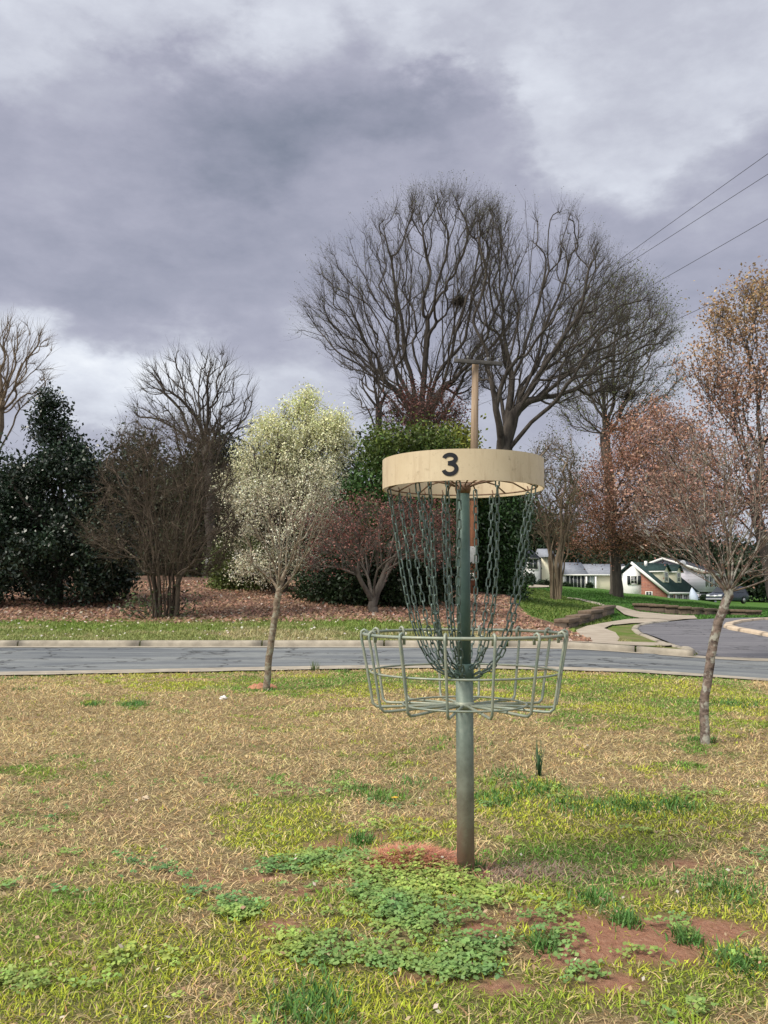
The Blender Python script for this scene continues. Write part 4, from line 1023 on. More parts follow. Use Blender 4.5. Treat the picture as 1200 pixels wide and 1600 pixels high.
# --- right edge big bronze tree
tree('bronze_leaved_tree', 'tall tree with bronze pink new leaves at the right edge', 'tree', 13.5, T((1232,1000),(1208,930),(1192,850),(1180,790)),
  [(3,T((1150,740),(1130,680),(1105,620),(1080,570)),-1),(3,T((1165,700),(1150,620),(1120,560)),1),(3,T((1190,700),(1190,600),(1180,500)),-.5),(3,T((1220,720),(1240,600)),1),(2,T((1120,780),(1060,730),(1010,700)),1.5),(3,T((1140,760),(1080,700),(1040,660)),-1.5)],
  T((985,790),(990,700),(1030,650),(1090,640),(1060,570),(1105,520),(1110,480),(1150,470),(1175,440),(1210,430),(1290,450),(1300,600),(1300,760),(1200,800),(1080,830),(1020,830)), 1000, .085, M_barkdark, bf=.32, kd=.9, rtip=.004, twigs=4, twl=.26, twr=.0022, leaves=30000, lsize=.047, lcol=(.37, .22, .165), lspread=.11, dens=.35, gvar=.4, depth=.7, up=.3, topc=((.36, .26, .13), 3.5, 5.2))
# --- near right tree
tree('bare_tree', 'near small bare tree with leaning mottled trunk at right', 'tree', 5.5, T((1099,1156),(1101,1110),(1108,1050),(1120,985),(1133,945),(1139,925)),
  [(5,T((1110,890),(1075,860),(1040,830),(1000,800)),-.3),(5,T((1120,880),(1095,820),(1060,760),(1040,730)),.4),(5,T((1138,880),(1130,800),(1110,730),(1090,690)),-.3),(5,T((1145,880),(1150,800),(1140,730),(1135,690)),.3),(5,T((1160,890),(1190,850),(1230,800)),-.4),(5,T((1165,895),(1210,880),(1270,860)),.4),(5,T((1100,905),(1060,880),(1030,850)),.5),(5,T((1155,880),(1180,810),(1190,740)),.2),(5,T((1120,890),(1070,850),(1050,800)),-.7),(5,T((1180,900),(1250,890)),-.3),(5,T((1130,880),(1110,810),(1070,780)),.8)],
  T((985,840),(990,770),(1020,700),(1080,660),(1150,650),(1220,670),(1290,740),(1300,850),(1260,910),(1200,910),(1160,900),(1100,895),(1040,880)), 480, .029, M_rightbark, bf=.42, kd=1.1, rtip=.0020, twigs=1.8, twl=.15, twr=.0012, leaves=2500, lsize=.014, lcol=(.3, .17, .13), lspread=.04, dens=.12, flare=.25, up=.35, group='bare trees this side of the road')
# water sprout on its trunk
# --- young tree left
tree('bare_tree', 'young slim bare tree with forked crown standing by the near kerb at left', 'tree', 8.45, T((416,1076),(419,1040),(424,1000),(432,955),(436,925)),
  [(4,T((437,900),(436,870),(420,830),(405,800)),-.2),(4,T((436,895),(440,860),(450,820)),.2),(4,T((455,908),(464,880),(470,840),(480,800)),.2),(4,T((462,895),(482,850),(498,800),(510,770)),-.2),(4,T((424,905),(400,880),(380,860)),.2),(4,T((428,880),(410,850),(385,810)),-.3)],
  T((365,880),(360,840),(375,800),(400,765),(440,750),(480,750),(515,760),(520,800),(500,850),(480,880),(440,890),(400,895)), 110, .031, M_youngbark, bf=.42, kd=1.1, rtip=.0026, twigs=2.2, twl=.14, twr=.0012, leaves=120, lsize=.02, lcol=(.25, .2, .14), lspread=.04, dens=.22, flare=.35, up=.35, group='bare trees this side of the road')
# clay mound at its foot
p = g(410, 1076); bm = bmesh.new(); bmesh.ops.create_uvsphere(bm, u_segments=32, v_segments=16, radius=.13)
for v in bm.verts:
    v.co.x *= 1+.25*math.sin(v.co.y*40); v.co.z = v.co.z*.45*(1+.3*math.sin(v.co.x*60)*math.cos(v.co.y*50))
me = bpy.data.meshes.new('clay_mound'); bm.to_mesh(me); bm.free()
for pl in me.polygons: pl.use_smooth = True
o = link('clay_mound', me, simple('red_clay', (.36, .17, .1), .95, .3, 40, .8)); o.location = p+np.array([.0, 0, -.012]); tag(o, 'small red clay mound around the foot of the young tree', 'mound')

# ------------------------------------------------------------------ utility pole and wires
UY = 30.; ub = at(737, 965, UY); uz = gz(ub[0], ub[1]); ut = at(743, 566, UY)
up_ = empty('utility_pole', (ub[0], ub[1], uz), 'wooden utility pole with crossarm directly behind the basket', 'utility pole')
M_woodp = barkmat('pole_wood', (.36, .27, .19), (.2, .14, .095), 10, .06)
M_woodr = barkmat('pole_wood_red', (.27, .12, .065), (.14, .06, .035), 10, .06)
mid = ub+(ut-ub)*.45
mb = MB(); mb.tube([np.array([ub[0], ub[1], uz-.2]), mid], [.16, .14], 16); mb.build('lower_shaft', M_woodr, up_, True)
mb = MB(); mb.tube([mid, (mid+ut)/2, ut], [.138, .125, .11], 16); mb.build('upper_shaft', M_woodp, up_, True)
c0 = at(747, 566, UY-.2); mb = MB(); mb.obox(c0, np.array([.995, .1, -.045]), (-.1, .995, 0), (.045, 0, .995), (1.62, .1, .13)); ca = mb.build('crossarm', simple('arm_wood', (.09, .085, .08), .9, .3, 5), up_, bevel=.01)
for t in (-.72, -.35, .35, .72):
    q = c0+np.array([.995, .1, -.045])*t; mb = MB(); mb.tube([q+[0, 0, .05], q+[0, 0, .11], q+[0, 0, .13], q+[0, 0, .19]], [.02, .02, .045, .03], 10); mb.build('insulator', simple('insulator', (.2, .2, .2), .3), ca, True)
q = at(738.5, 867, UY-.17); mb = MB(); mb.box(q, (.27, .05, .56)); mb.build('plate', simple('grey_plate', (.42, .43, .42), .6, .15), up_, bevel=.01)
q = at(736, 901, UY-.18); mb = MB(); mb.box(q, (.2, .02, .24)); sg = mb.build('tag_sign', simple('tag_white', (.6, .55, .48), .6, .1), up_)
mb = MB(); mb.box(q+np.array([0, -.013, .0]), (.06, .004, .13)); mb.build('tag_mark', simple('tag_black', (.03, .03, .03), .6, .1), sg)
for k, (yp, z14, lab) in enumerate([(566, 240, 'highest'), (574, 272, 'second highest'), (598, 342, 'third highest'), (634, 433, 'lowest')]):
    s = ut.copy(); s = at(745+(12 if k < 1 else (-8 if k < 2 else 0)), yp-8*(k < 2), UY)
    q14 = at(1200, z14, 15.9)
    def wp(t):  # t = metres travelled toward the viewer
        x = s[0]+(q14[0]-s[0])*t/14.1; y = UY-t
        # parabola: start height, height at 14.1, back to start height at 44
        a = (q14[2]-s[2])/(14.1*(14.1-44)); return np.array([x, y, s[2]+a*t*(t-44)])
    mb = MB(); mb.tube([wp(t) for t in np.linspace(0, 44, 40)], .0055, 5)
    tag(mb.build('power_line', simple('wire_black', (.05, .05, .055), .5, .1), None, True), lab+' of the four black overhead wires crossing the sky at upper right', 'wire', 'overhead wires running from the utility pole')

# small white sign behind crape myrtle
q = at(327, 877, 33); gq = gz(q[0], q[1])
e = empty('yard_sign', (q[0], q[1], gq), 'small white board seen between crape myrtle and flowering pear', 'sign')
mb = MB(); mb.box(q, (.26, .03, .3)); mb.build('board', simple('board_white', (.7, .7, .7), .6, .05), e)
mb = MB(); mb.box(((q[0]), q[1]+.04, (gq+q[2])/2), (.05, .04, q[2]-gq)); mb.build('post', M_barkmid, e)

# ------------------------------------------------------------------ retaining walls
def blockwall_mat(name, c, c2, mort):
    m, nt, b = new_mat(name)
    tc = nd(nt, 'ShaderNodeTexCoord'); br = nd(nt, 'ShaderNodeTexBrick')
    mp = nd(nt, 'ShaderNodeMapping'); mp.inputs['Rotation'].default_value = (math.pi/2, 0, 0)
    nt.links.new(tc.outputs['Object'], mp.inputs[0]); nt.links.new(mp.outputs[0], br.inputs[0])
    br.inputs['Scale'].default_value = 1; br.inputs['Brick Width'].default_value = .4; br.inputs['Row Height'].default_value = .15
    br.inputs['Mortar Size'].default_value = .012; br.inputs['Color1'].default_value = c4(c); br.inputs['Color2'].default_value = c4(c2); br.inputs['Mortar'].default_value = c4(mort)
    n = noise(nt, 12, 5, .7)
    nt.links.new(mix(nt, ramp(nt, n, [(.35, .5), (.7, 0.0)]), br.outputs[0], tuple(x*.45 for x in c)), b.inputs['Base Color']); b.inputs['Roughness'].default_value = .95
    bump(nt, b, n, .6, .03); return m
M_block = blockwall_mat('retaining_block', (.17, .125, .09), (.12, .09, .068), (.05, .04, .03))
M_cap = simple('cap_block', (.15, .11, .08), .95, .3, 9, .5)
def stepped_wall(name, label, pts, tops, thick=.3):
    """pts: px foot line; tops: px heights of each step's top"""
    g0 = g(*pts[0]); e = empty(name, g0, label, 'wall')
    G3 = [g(*p) for p in pts]
    for k in range(len(G3)-1):
        a, b = G3[k], G3[k+1]; Yc = (a[1]+b[1])/2; zt = at(600, tops[k], Yc)[2]; zb = min(a[2], b[2])-.25
        d = b-a; d[2] = 0; L = np.linalg.norm(d); d /= L; nn = np.array([-d[1], d[0], 0])
        mb = MB(); mb.obox(((a+b)/2*[1, 1, 0])+nn*thick/2+np.array([0, 0, (zt+zb)/2]), d, nn, (0, 0, 1), (L-.004, thick, zt-zb)); w = mb.build('wall_section', M_block, e)
        mb = MB(); mb.obox(((a+b)/2*[1, 1, 0])+nn*(thick/2-.03)+np.array([0, 0, zt+.046]), d, nn, (0, 0, 1), (L+.03, thick+.06, .09)); mb.build('cap', M_cap, w, bevel=.015)
stepped_wall('retaining_wall', 'stepped brown block retaining wall left of the driveway', T((886,982),(903,978),(921,973),(941,966.5),(960,959)), [972, 966, 958, 951.5])
stepped_wall('retaining_wall', 'long low stepped brown retaining wall right of the driveway', T((990,953),(1015,956),(1040,959),(1060,960.5),(1080,961),(1098,961),(1118,961),(1140,961.5),(1165,962),(1190,962)), [946.5, 948, 949.5, 951.5, 953, 954.5, 955.5, 956, 957])

# ------------------------------------------------------------------ houses
nrm = lambda v: np.array(v, float)/np.linalg.norm(v)
def siding(name, c, rows=.16, strength=.5):
    m, nt, b = new_mat(name)
    g_ = nd(nt, 'ShaderNodeNewGeometry'); sp = nd(nt, 'ShaderNodeSeparateXYZ'); nt.links.new(g_.outputs['Position'], sp.inputs[0])
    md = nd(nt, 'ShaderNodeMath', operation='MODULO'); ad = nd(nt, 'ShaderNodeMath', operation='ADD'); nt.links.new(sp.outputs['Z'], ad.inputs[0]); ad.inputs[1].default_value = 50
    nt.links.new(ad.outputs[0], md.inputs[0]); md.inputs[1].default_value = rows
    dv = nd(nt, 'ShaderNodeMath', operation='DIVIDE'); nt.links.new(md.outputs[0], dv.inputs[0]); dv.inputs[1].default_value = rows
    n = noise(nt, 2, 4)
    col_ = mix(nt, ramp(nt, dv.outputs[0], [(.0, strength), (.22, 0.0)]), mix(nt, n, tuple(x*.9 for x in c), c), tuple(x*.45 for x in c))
    nt.links.new(col_, b.inputs['Base Color']); b.inputs['Roughness'].default_value = .7; return m
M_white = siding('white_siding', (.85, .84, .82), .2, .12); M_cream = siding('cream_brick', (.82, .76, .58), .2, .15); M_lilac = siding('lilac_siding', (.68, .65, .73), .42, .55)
M_trim = simple('white_trim', (.78, .77, .74), .6, .05)
M_roofg = simple('grey_shingle', (.235, .25, .285), .9, .18, 3, .3, spec=.1); M_roofgr = simple('dark_green_shingle', (.03, .052, .05), .95, .25, 3, .3, spec=.05); M_roofd = simple('dark_shingle', (.06, .065, .08), .95, .2, 3, spec=.05)
M_glass = simple('dark_glass', (.03, .035, .04), .15, .2, 2, spec=.6); M_shut = simple('dark_shutter', (.025, .03, .035), .6, .1)
def brickmat():
    m, nt, b = new_mat('red_brick'); g_ = nd(nt, 'ShaderNodeNewGeometry'); br = nd(nt, 'ShaderNodeTexBrick')
    mp = nd(nt, 'ShaderNodeMapping'); mp.inputs['Rotation'].default_value = (math.pi/2, 0, 0); nt.links.new(g_.outputs['Position'], mp.inputs[0]); nt.links.new(mp.outputs[0], br.inputs[0])
    br.inputs['Scale'].default_value = 1; br.inputs['Brick Width'].default_value = .55; br.inputs['Row Height'].default_value = .2; br.inputs['Mortar Size'].default_value = .02
    br.inputs['Color1'].default_value = c4((.3, .1, .06)); br.inputs['Color2'].default_value = c4((.17, .06, .045)); br.inputs['Mortar'].default_value = c4((.3, .2, .16))
    n = noise(nt, 1.5, 5, .7); nt.links.new(mix(nt, ramp(nt, n, [(.4, .5), (.65, 0.0)]), br.outputs[0], (.36, .17, .12)), b.inputs['Base Color']); b.inputs['Roughness'].default_value = .9; return m
M_brick = brickmat()
def window(parent, c, right, normal, w, h, bars=(1, 1), shutters=False, name='window'):
    right = nrm(right); normal = nrm(normal); up3 = np.array([0, 0, 1.])
    mb = MB(); t = .09
    for s in (-1, 1):
        mb.obox(c+right*s*(w/2)+normal*.03, right, normal, up3, (t, .1, h+t)); mb.obox(c+up3*s*(h/2)+normal*.03, right, normal, up3, (w-t, .1, t))
    for k in range(bars[0]): mb.obox(c+right*(-w/2+w*(k+1)/(bars[0]+1))+normal*.026, right, normal, up3, (.06, .08, h-t))
    for k in range(bars[1]): mb.obox(c+up3*(-h/2+h*(k+1)/(bars[1]+1))+normal*.023, right, normal, up3, (w-t, .07, .05))
    wo = mb.build(name, M_trim, parent)
    mb = MB(); mb.obox(c+normal*.01, right, normal, up3, (w-.02, .05, h-.02)); mb.build('pane', M_glass, wo)
    if shutters:
        for s in (-1, 1):
            mb = MB(); mb.obox(c+right*s*(w/2+.26)+normal*.03, right, normal, up3, (.36, .06, h+.1)); mb.build('shutter', M_shut, parent)
def prism(mb, o, w, l, half, length, z0, zeave, zridge, ridge_at=0.5):
    """gabled block: o corner, w unit dir across gable, l unit dir along ridge"""
    o = np.array(o, float); W = w*half*2
    P = [o, o+W, o+W, o+W*ridge_at, o]; Z = [z0, z0, zeave, zridge, zeave]
    V = [np.array([p[0], p[1], z]) for p, z in zip(P, Z)]; V += [v+l*length for v in V]
    mb.add(V, [(0, 1, 2, 3, 4), (9, 8, 7, 6, 5), (1, 0, 5, 6), (2, 1, 6, 7), (0, 4, 9, 5)]+[(3, 2, 7, 8), (4, 3, 8, 9)])
def roofslab(mb, a, b, l, length, t=.14, over=.3):
    """sloping slab from eave point a up to ridge point b, extruded along l"""
    a = np.array(a, float); b = np.array(b, float); d = b-a; d /= np.linalg.norm(d); a2 = a-d*over; n = np.cross(l, d); n = n if n[2] > 0 else -n
    s = a2-l*over; L = length+2*over
    V = [s, b-l*over, b-l*over+n*t, s+n*t]; V = [v+n*.02 for v in V]; V += [v+l*L for v in V]
    mb.add(V, [(0, 1, 2, 3), (7, 6, 5, 4), (0, 4, 5, 1), (1, 5, 6, 2), (2, 6, 7, 3), (3, 7, 4, 0)])
up3 = np.array([0, 0, 1.])
HY = 118.
def hp(a, b, Y=HY): return at(a, b, Y)
# white ranch house with two storey left wing
hz0 = -0.2
e = empty('ranch_house', tuple(hp(900, 925)*[1, 1, 0]+[0, 0, hz0]), 'long low cream and white ranch house with grey roof on the hill', 'house')
ex = np.array([1., 0, 0]); ey = np.array([0, 1., 0])
def wallbox(par, name, a, b, yt, Y, depth, mat, ybase=None):
    p, q = hp(a, yt, Y), hp(b, yt, Y); zb = hz0 if ybase is None else hp(a, ybase, Y)[2]
    mb = MB(); mb.box(((p[0]+q[0])/2, Y+depth/2, (p[2]+zb)/2), (q[0]-p[0], depth, p[2]-zb)); return mb.build(name, mat, par)
wallbox(e, 'wall', 800, 844, 872, HY-3, 8, M_white)
mb = MB(); p = hp(795, 873, HY-3.3); q = hp(846, 873, HY-3.3); r_ = hp(800, 858, HY+1)
mb.add([p, q, np.array([q[0]-.4, HY+2, r_[2]]), np.array([p[0], HY+2, r_[2]]), np.array([q[0], HY+5.5, p[2]]), np.array([p[0], HY+5.5, p[2]])], [(0, 1, 2, 3), (3, 2, 4, 5), (1, 4, 2), (0, 3, 5), (0, 5, 4, 1)]); mb.build('roof', M_roofd, e)
window(e, hp(833, 881.5, HY-3.02), ex, -ey, 1.25, 1.35, (1, 0))
mb = MB(); p = hp(845, 872, HY-3.1); mb.box((p[0], HY-3.1, (p[2]+hz0)/2), (.12, .1, p[2]-hz0)); mb.build('downspout', M_shut, e)
wallbox(e, 'wall', 846, 866, 869, HY-1.6, 7, M_cream)
mb = MB(); p = hp(846, 868, HY-2); q = hp(868, 868, HY-2); mb.add([p+[0, -.3, 0], q+[0, -.3, 0], q+[0, 3, 1.0], p+[0, 3, 1.0], p+[0, -.3, -.2], q+[0, -.3, -.2], q+[0, 6.5, -.2], p+[0, 6.5, -.2]], [(0, 1, 2, 3), (4, 5, 1, 0), (2, 6, 7, 3), (1, 5, 6, 2), (4, 0, 3, 7)]); mb.build('roof', M_roofg, e)
# ranch body: ridge parallel to picture
Yr = HY+1
pL, pR = hp(871, 897.5, Yr), hp(984, 897.5, Yr); mb = MB()
prism(mb, (pL[0], Yr, 0), ey, ex, 4.2, pR[0]-pL[0], hz0, pL[2], hp(890, 883, Yr+4.2)[2]); mb.build('wall', M_cream, e)
mb = MB(); zr = hp(890, 880.5, Yr+4.2)[2]; zr2 = hp(950, 883, Yr+4.2)[2]; xm = hp(912, 890, Yr)[0]
roofslab(mb, (pL[0], Yr, pL[2]), (pL[0], Yr+4.2, zr), ex, xm-pL[0]+.2, over=.35); roofslab(mb, (pL[0], Yr+8.4, pL[2]), (pL[0], Yr+4.2, zr), ex, xm-pL[0]+.2, over=.35)
roofslab(mb, (xm, Yr+.02, pL[2]-.02), (xm, Yr+4.2, zr2), ex, pR[0]-xm, over=.33); roofslab(mb, (xm, Yr+8.4, pL[2]), (xm, Yr+4.2, zr2), ex, pR[0]-xm, over=.33)
rf = mb.build('roof', M_roofg, e)
q = hp(903, 880, Yr+4); mb = MB(); mb.tube([q, q+[0, 0, .5]], .09, 8); mb.build('vent_pipe', M_roofd, rf, True); mb = MB(); mb.tube([hp(908, 887.5, Yr+2.5), hp(908, 885.5, Yr+2.5)], .2, 8); mb.build('roof_vent', M_roofd, rf, True)
mb = MB(); mb.box(((pL[0]+pR[0])/2, Yr-.42, pL[2]-.08), (pR[0]-pL[0]+.7, .12, .17)); mb.build('gutter', M_trim, e)
wallbox(e, 'front_wall', 880, 915, 898.5, Yr-.15, .13, M_white)
window(e, hp(899, 909.5, Yr-.17), ex, -ey, 1.45, 1.7, (2, 0), True, 'french_door')
window(e, hp(919.5, 908, Yr-.02), ex, -ey, .5, 1.6, (0, 1))
mb = MB(); p = hp(925.5, 908, Yr-.05); mb.box((p[0], Yr-.04, p[2]-.2), (.95, .08, 2.1)); dr = mb.build('door', simple('door_grey', (.4, .45, .44), .6, .08), e)
for a in (930.5, 916, 880.5):
    p = hp(a, 898.5, Yr-.3); mb = MB(); mb.box((p[0], Yr-.36, (p[2]+hz0)/2-.1), (.2, .14, p[2]-hz0-.2)); mb.build('porch_column', M_trim, e)
# white gable bump
Yg = HY-3; p0, p1 = hp(977.5, 896, Yg), hp(1004, 896, Yg); apex = hp(991, 883, Yg)
mb = MB(); prism(mb, (p0[0], Yg, 0), ex, ey, (p1[0]-p0[0])/2, 6, -1.0, p0[2], apex[2]); mb.build('gable_wall', M_white, e)
window(e, hp(990.5, 906.5, Yg-.02), ex, -ey, .82, 1.0, (1, 1), True)
# brick house
w = nrm((-.785, .62, 0)); l = nrm((.62, .785, 0)); YB = 113.; LB = 10.
cB = hp(1041, 923, YB); half = 4.3; zrB = hp(991, 879.5, YB+2.7)[2]; zeB = cB[2]
e2 = empty('brick_house', (cB[0], cB[1], -1.4), 'red brick house with dark green roof and two dormers', 'house')
mb = MB(); prism(mb, (cB[0], cB[1], 0), w, l, half*.65, LB, -1.4, zeB, zrB-.12, 1/1.3)
mb.build('wall', M_brick, e2)
mb = MB(); A = cB+np.array([0, 0, 0.]); Bp = cB+w*half; Bp = np.array([Bp[0], Bp[1], zrB]); D = cB+w*half*1.3; D = np.array([D[0], D[1], zrB-.3*(zrB-zeB)])
roofslab(mb, A, Bp, l, LB, .16, .45); roofslab(mb, D, Bp, l, LB, .16, .45); rb = mb.build('roof', M_roofgr, e2)
mb = MB()
for a_ in (A,):
    dd = nrm(Bp-a_); q0 = a_-dd*.5-l*.5; q1 = Bp-l*.5
    nn_ = nrm(np.cross(l, dd)); nn_ = nn_ if nn_[2] > 0 else -nn_
    mb.obox((q0+q1)/2+nn_*.04, nrm(q1-q0), l, nn_, (np.linalg.norm(q1-q0), .1, .34))
mb.build('rake_board', M_trim, e2)
mb = MB(); q = A-w*.42; mb.obox(q+l*LB/2+[0, 0, -.3], l, w, up3, (LB+.8, .14, .22)); mb.build('gutter', M_trim, e2)
# roof slope frame for dormers: s along l, t up the slope
def dormer(s, wd=2.0):
    out = -w; slope = (zrB-zeB)/half
    t0 = 1.0; base = A+l*s+w*t0; zb_ = zeB+slope*t0-.02; top = zb_+1.75; run = (top-zb_)/slope
    f = base
    mb = MB()
    fl, fr = f-l*wd/2, f+l*wd/2
    V = [np.array([fl[0], fl[1], zb_]), np.array([fr[0], fr[1], zb_]), np.array([fr[0], fr[1], top]), np.array([f[0], f[1], top+.75]), np.array([fl[0], fl[1], top])]
    bl, br_ = fl+w*run, fr+w*run
    V += [np.array([bl[0], bl[1], top]), np.array([br_[0], br_[1], top])]; rr_ = f+w*(run+.75/slope); V += [np.array([rr_[0], rr_[1], top+.75])]
    mb.add(V, [(0, 1, 2, 3, 4), (0, 4, 5), (1, 6, 2), ]); dm = mb.build('dormer', M_cream, e2)
    mb = MB()
    for s_ in (-1, 1):
        ee = f+l*s_*(wd/2+.22)-w*.3; er = f-w*.3
        e0 = np.array([ee[0], ee[1], top-.14]); e1 = np.array([er[0], er[1], top+.8]); b0 = e0+w*(run+.5); b1 = e1+w*(run+.75/slope+.3)
        V = [e0, e1, b1, b0]; V += [v+up3*.1 for v in V]; mb.add(V, [(0, 1, 2, 3), (7, 6, 5, 4), (0, 4, 5, 1), (1, 5, 6, 2), (2, 6, 7, 3), (3, 7, 4, 0)])
    mb.build('dormer_roof', M_roofgr, dm)
    mb = MB(); 
    for s_ in (-1, 1): mb.obox(f+l*s_*(wd/2+.24)+w*(run/2-.1)+up3*(top-.14-f[2]), w, l, up3, (run+.5, .08, .16))
    mb.build('dormer_trim', M_trim, dm)
    c_ = f-w*.02; window(dm, np.array([c_[0], c_[1], zb_+.95]), l, -w, .9, 1.15, (1, 1))
dormer(2.6); dormer(6.9)
for s in np.linspace(.3, LB-.3, 5):
    q = A+l*s-w*.15; mb = MB(); mb.box((q[0], q[1], (zeB-.35-1.4)/2), (.2, .2, zeB-.35+1.4)); mb.build('porch_column', M_trim, e2)
for s in (1.6, 4, 6.4, 8.6): window(e2, (A+l*s-w*.01)*[1, 1, 0]+[0, 0, -.15], l, -w, 1.2, 1.5, (1, 1), False)
q = A+w*2.2-l*.02; window(e2, np.array([q[0], q[1], hp(1016, 929, YB)[2]]), -w, -l, .8, .7, (1, 0))
q = hp(1009, 878.5, YB+4); mb = MB(); mb.tube([q-[0, 0, .6], q+[0, 0, .15]], .2, 8); mb.build('roof_vent', M_trim, rb, True)
# lilac house
w = nrm((-.87, .5, 0)); l = nrm((.5, .87, 0)); YC = 122.; cC = hp(1100, 893, YC); e3 = empty('siding_house', (cC[0], cC[1], -1.6), 'two storey lilac grey siding house at the right', 'house')
zeC = cC[2]; zrC = hp(1049, 873, YC+2.6)[2]; hc = 5.2
mb = MB(); prism(mb, (cC[0], cC[1], 0), w, l, hc, 12, .9, zeC, zrC-.1); mb.build('wall', M_lilac, e3)
q0 = cC+w*.55; mb = MB(); prism(mb, (q0[0], q0[1], 0), w, l, hc-.28, 11.8, -1.6, .6, .9); mb.build('lower_wall', M_lilac, e3)
A3 = cC.copy(); B3 = cC+w*hc; B3[2] = zrC; D3 = cC+w*hc*2; D3[2] = zeC
mb = MB(); roofslab(mb, A3, B3, l, 12, .16, .5); roofslab(mb, D3, B3, l, 12, .16, .5); rc = mb.build('roof', M_roofd, e3)
mb = MB()
for a_ in (A3, D3):
    dd = nrm(B3-a_); q0 = a_-dd*.55-l*.55; q1 = B3-l*.55; nn_ = nrm(np.cross(l, dd)); nn_ = nn_ if nn_[2] > 0 else -nn_
    mb.obox((q0+q1)/2+nn_*.04, nrm(q1-q0), l, nn_, (np.linalg.norm(q1-q0), .1, .3))
mb.build('rake_board', M_trim, e3)
mb = MB(); mb.obox(A3-w*.5+l*6+[0, 0, -.28], l, w, up3, (12.6, .14, .2)); mb.build('gutter', M_trim, e3)
for s in (1.8, 5, 8.5): window(e3, (A3+l*s-w*.02)*[1, 1, 0]+[0, 0, zeC-1.3], l, -w, 1.1, 1.3, (0, 1), True)
q0 = cC+w*.55
for s in (1.8, 5, 8.5): window(e3, (q0+l*s-w*.02)*[1, 1, 0]+[0, 0, -.25], l, -w, 1.1, 1.4, (0, 1), True)
q = hp(1067, 880, YC+.5); mb = MB(); n = 16; V = [q+[0, -.1, 0]]+[q+np.array([.42*math.cos(k*2*math.pi/n), 0, .42*math.sin(k*2*math.pi/n)]) for k in range(n)]
mb.add(V, [(0, 1+k, 1+(k+1) % n) for k in range(n)]); mb.tube([q, q+[0, .3, -.9]], .05, 6); mb.build('dish', simple('dish_grey', (.55, .55, .6), .5, .05), rc)
# tarp-like folded parasol between the houses
q = hp(1083, 938, 112); q[2] = -.9; e = empty('patio_parasol', q, 'folded pale blue patio parasol between brick and lilac houses', 'parasol')
top_ = hp(1081, 919, 112); mb = MB(); n = 12; V = []
for t, r_ in ((0, .06), (.15, .2), (.5, .42), (.8, .5), (1, .42)):
    for k in range(n):
        a = 2*math.pi*k/n; rr_ = r_*(1+.25*(k % 2)); V.append(top_+np.array([math.cos(a)*rr_+t*.35, math.sin(a)*rr_, -1.75*t]))
mb.add(V, [(i*n+k, i*n+(k+1) % n, (i+1)*n+(k+1) % n, (i+1)*n+k) for i in range(4) for k in range(n)]); mb.build('canopy', simple('pale_blue', (.5, .56, .68), .7, .08), e)
mb = MB(); mb.tube([q, top_+[0, 0, .1]], .03, 6); mb.build('pole', M_trim, e, True)
# hedges at house
def bush(cx, cy, w_, h_, Y, label, colr=(.02, .04, .015)):
    dense('clipped_bush', label, 'bush', Y, (cx, cy), T((cx-w_, cy+2), (cx-w_, cy-h_*.7), (cx-w_*.6, cy-h_), (cx+w_*.6, cy-h_), (cx+w_, cy-h_*.7), (cx+w_, cy+2)), 3500, .16, colr, .13, 60, .05, group='clipped bushes by the houses')
bush(848, 917, 10, 9, HY-6, 'low dark clipped hedge under the cream wall of the two storey wing'); bush(886, 919, 5, 7, HY-4, 'small dark bush left of the french doors'); bush(921, 918, 3, 5, HY-4, 'small potted bush beside the ranch front door'); bush(1100, 940, 6, 9, 108, 'dark bush at the corner of the lilac house')
bush(828, 917, 7, 18, HY-8, 'taller dark bush at the left end of the white wing')

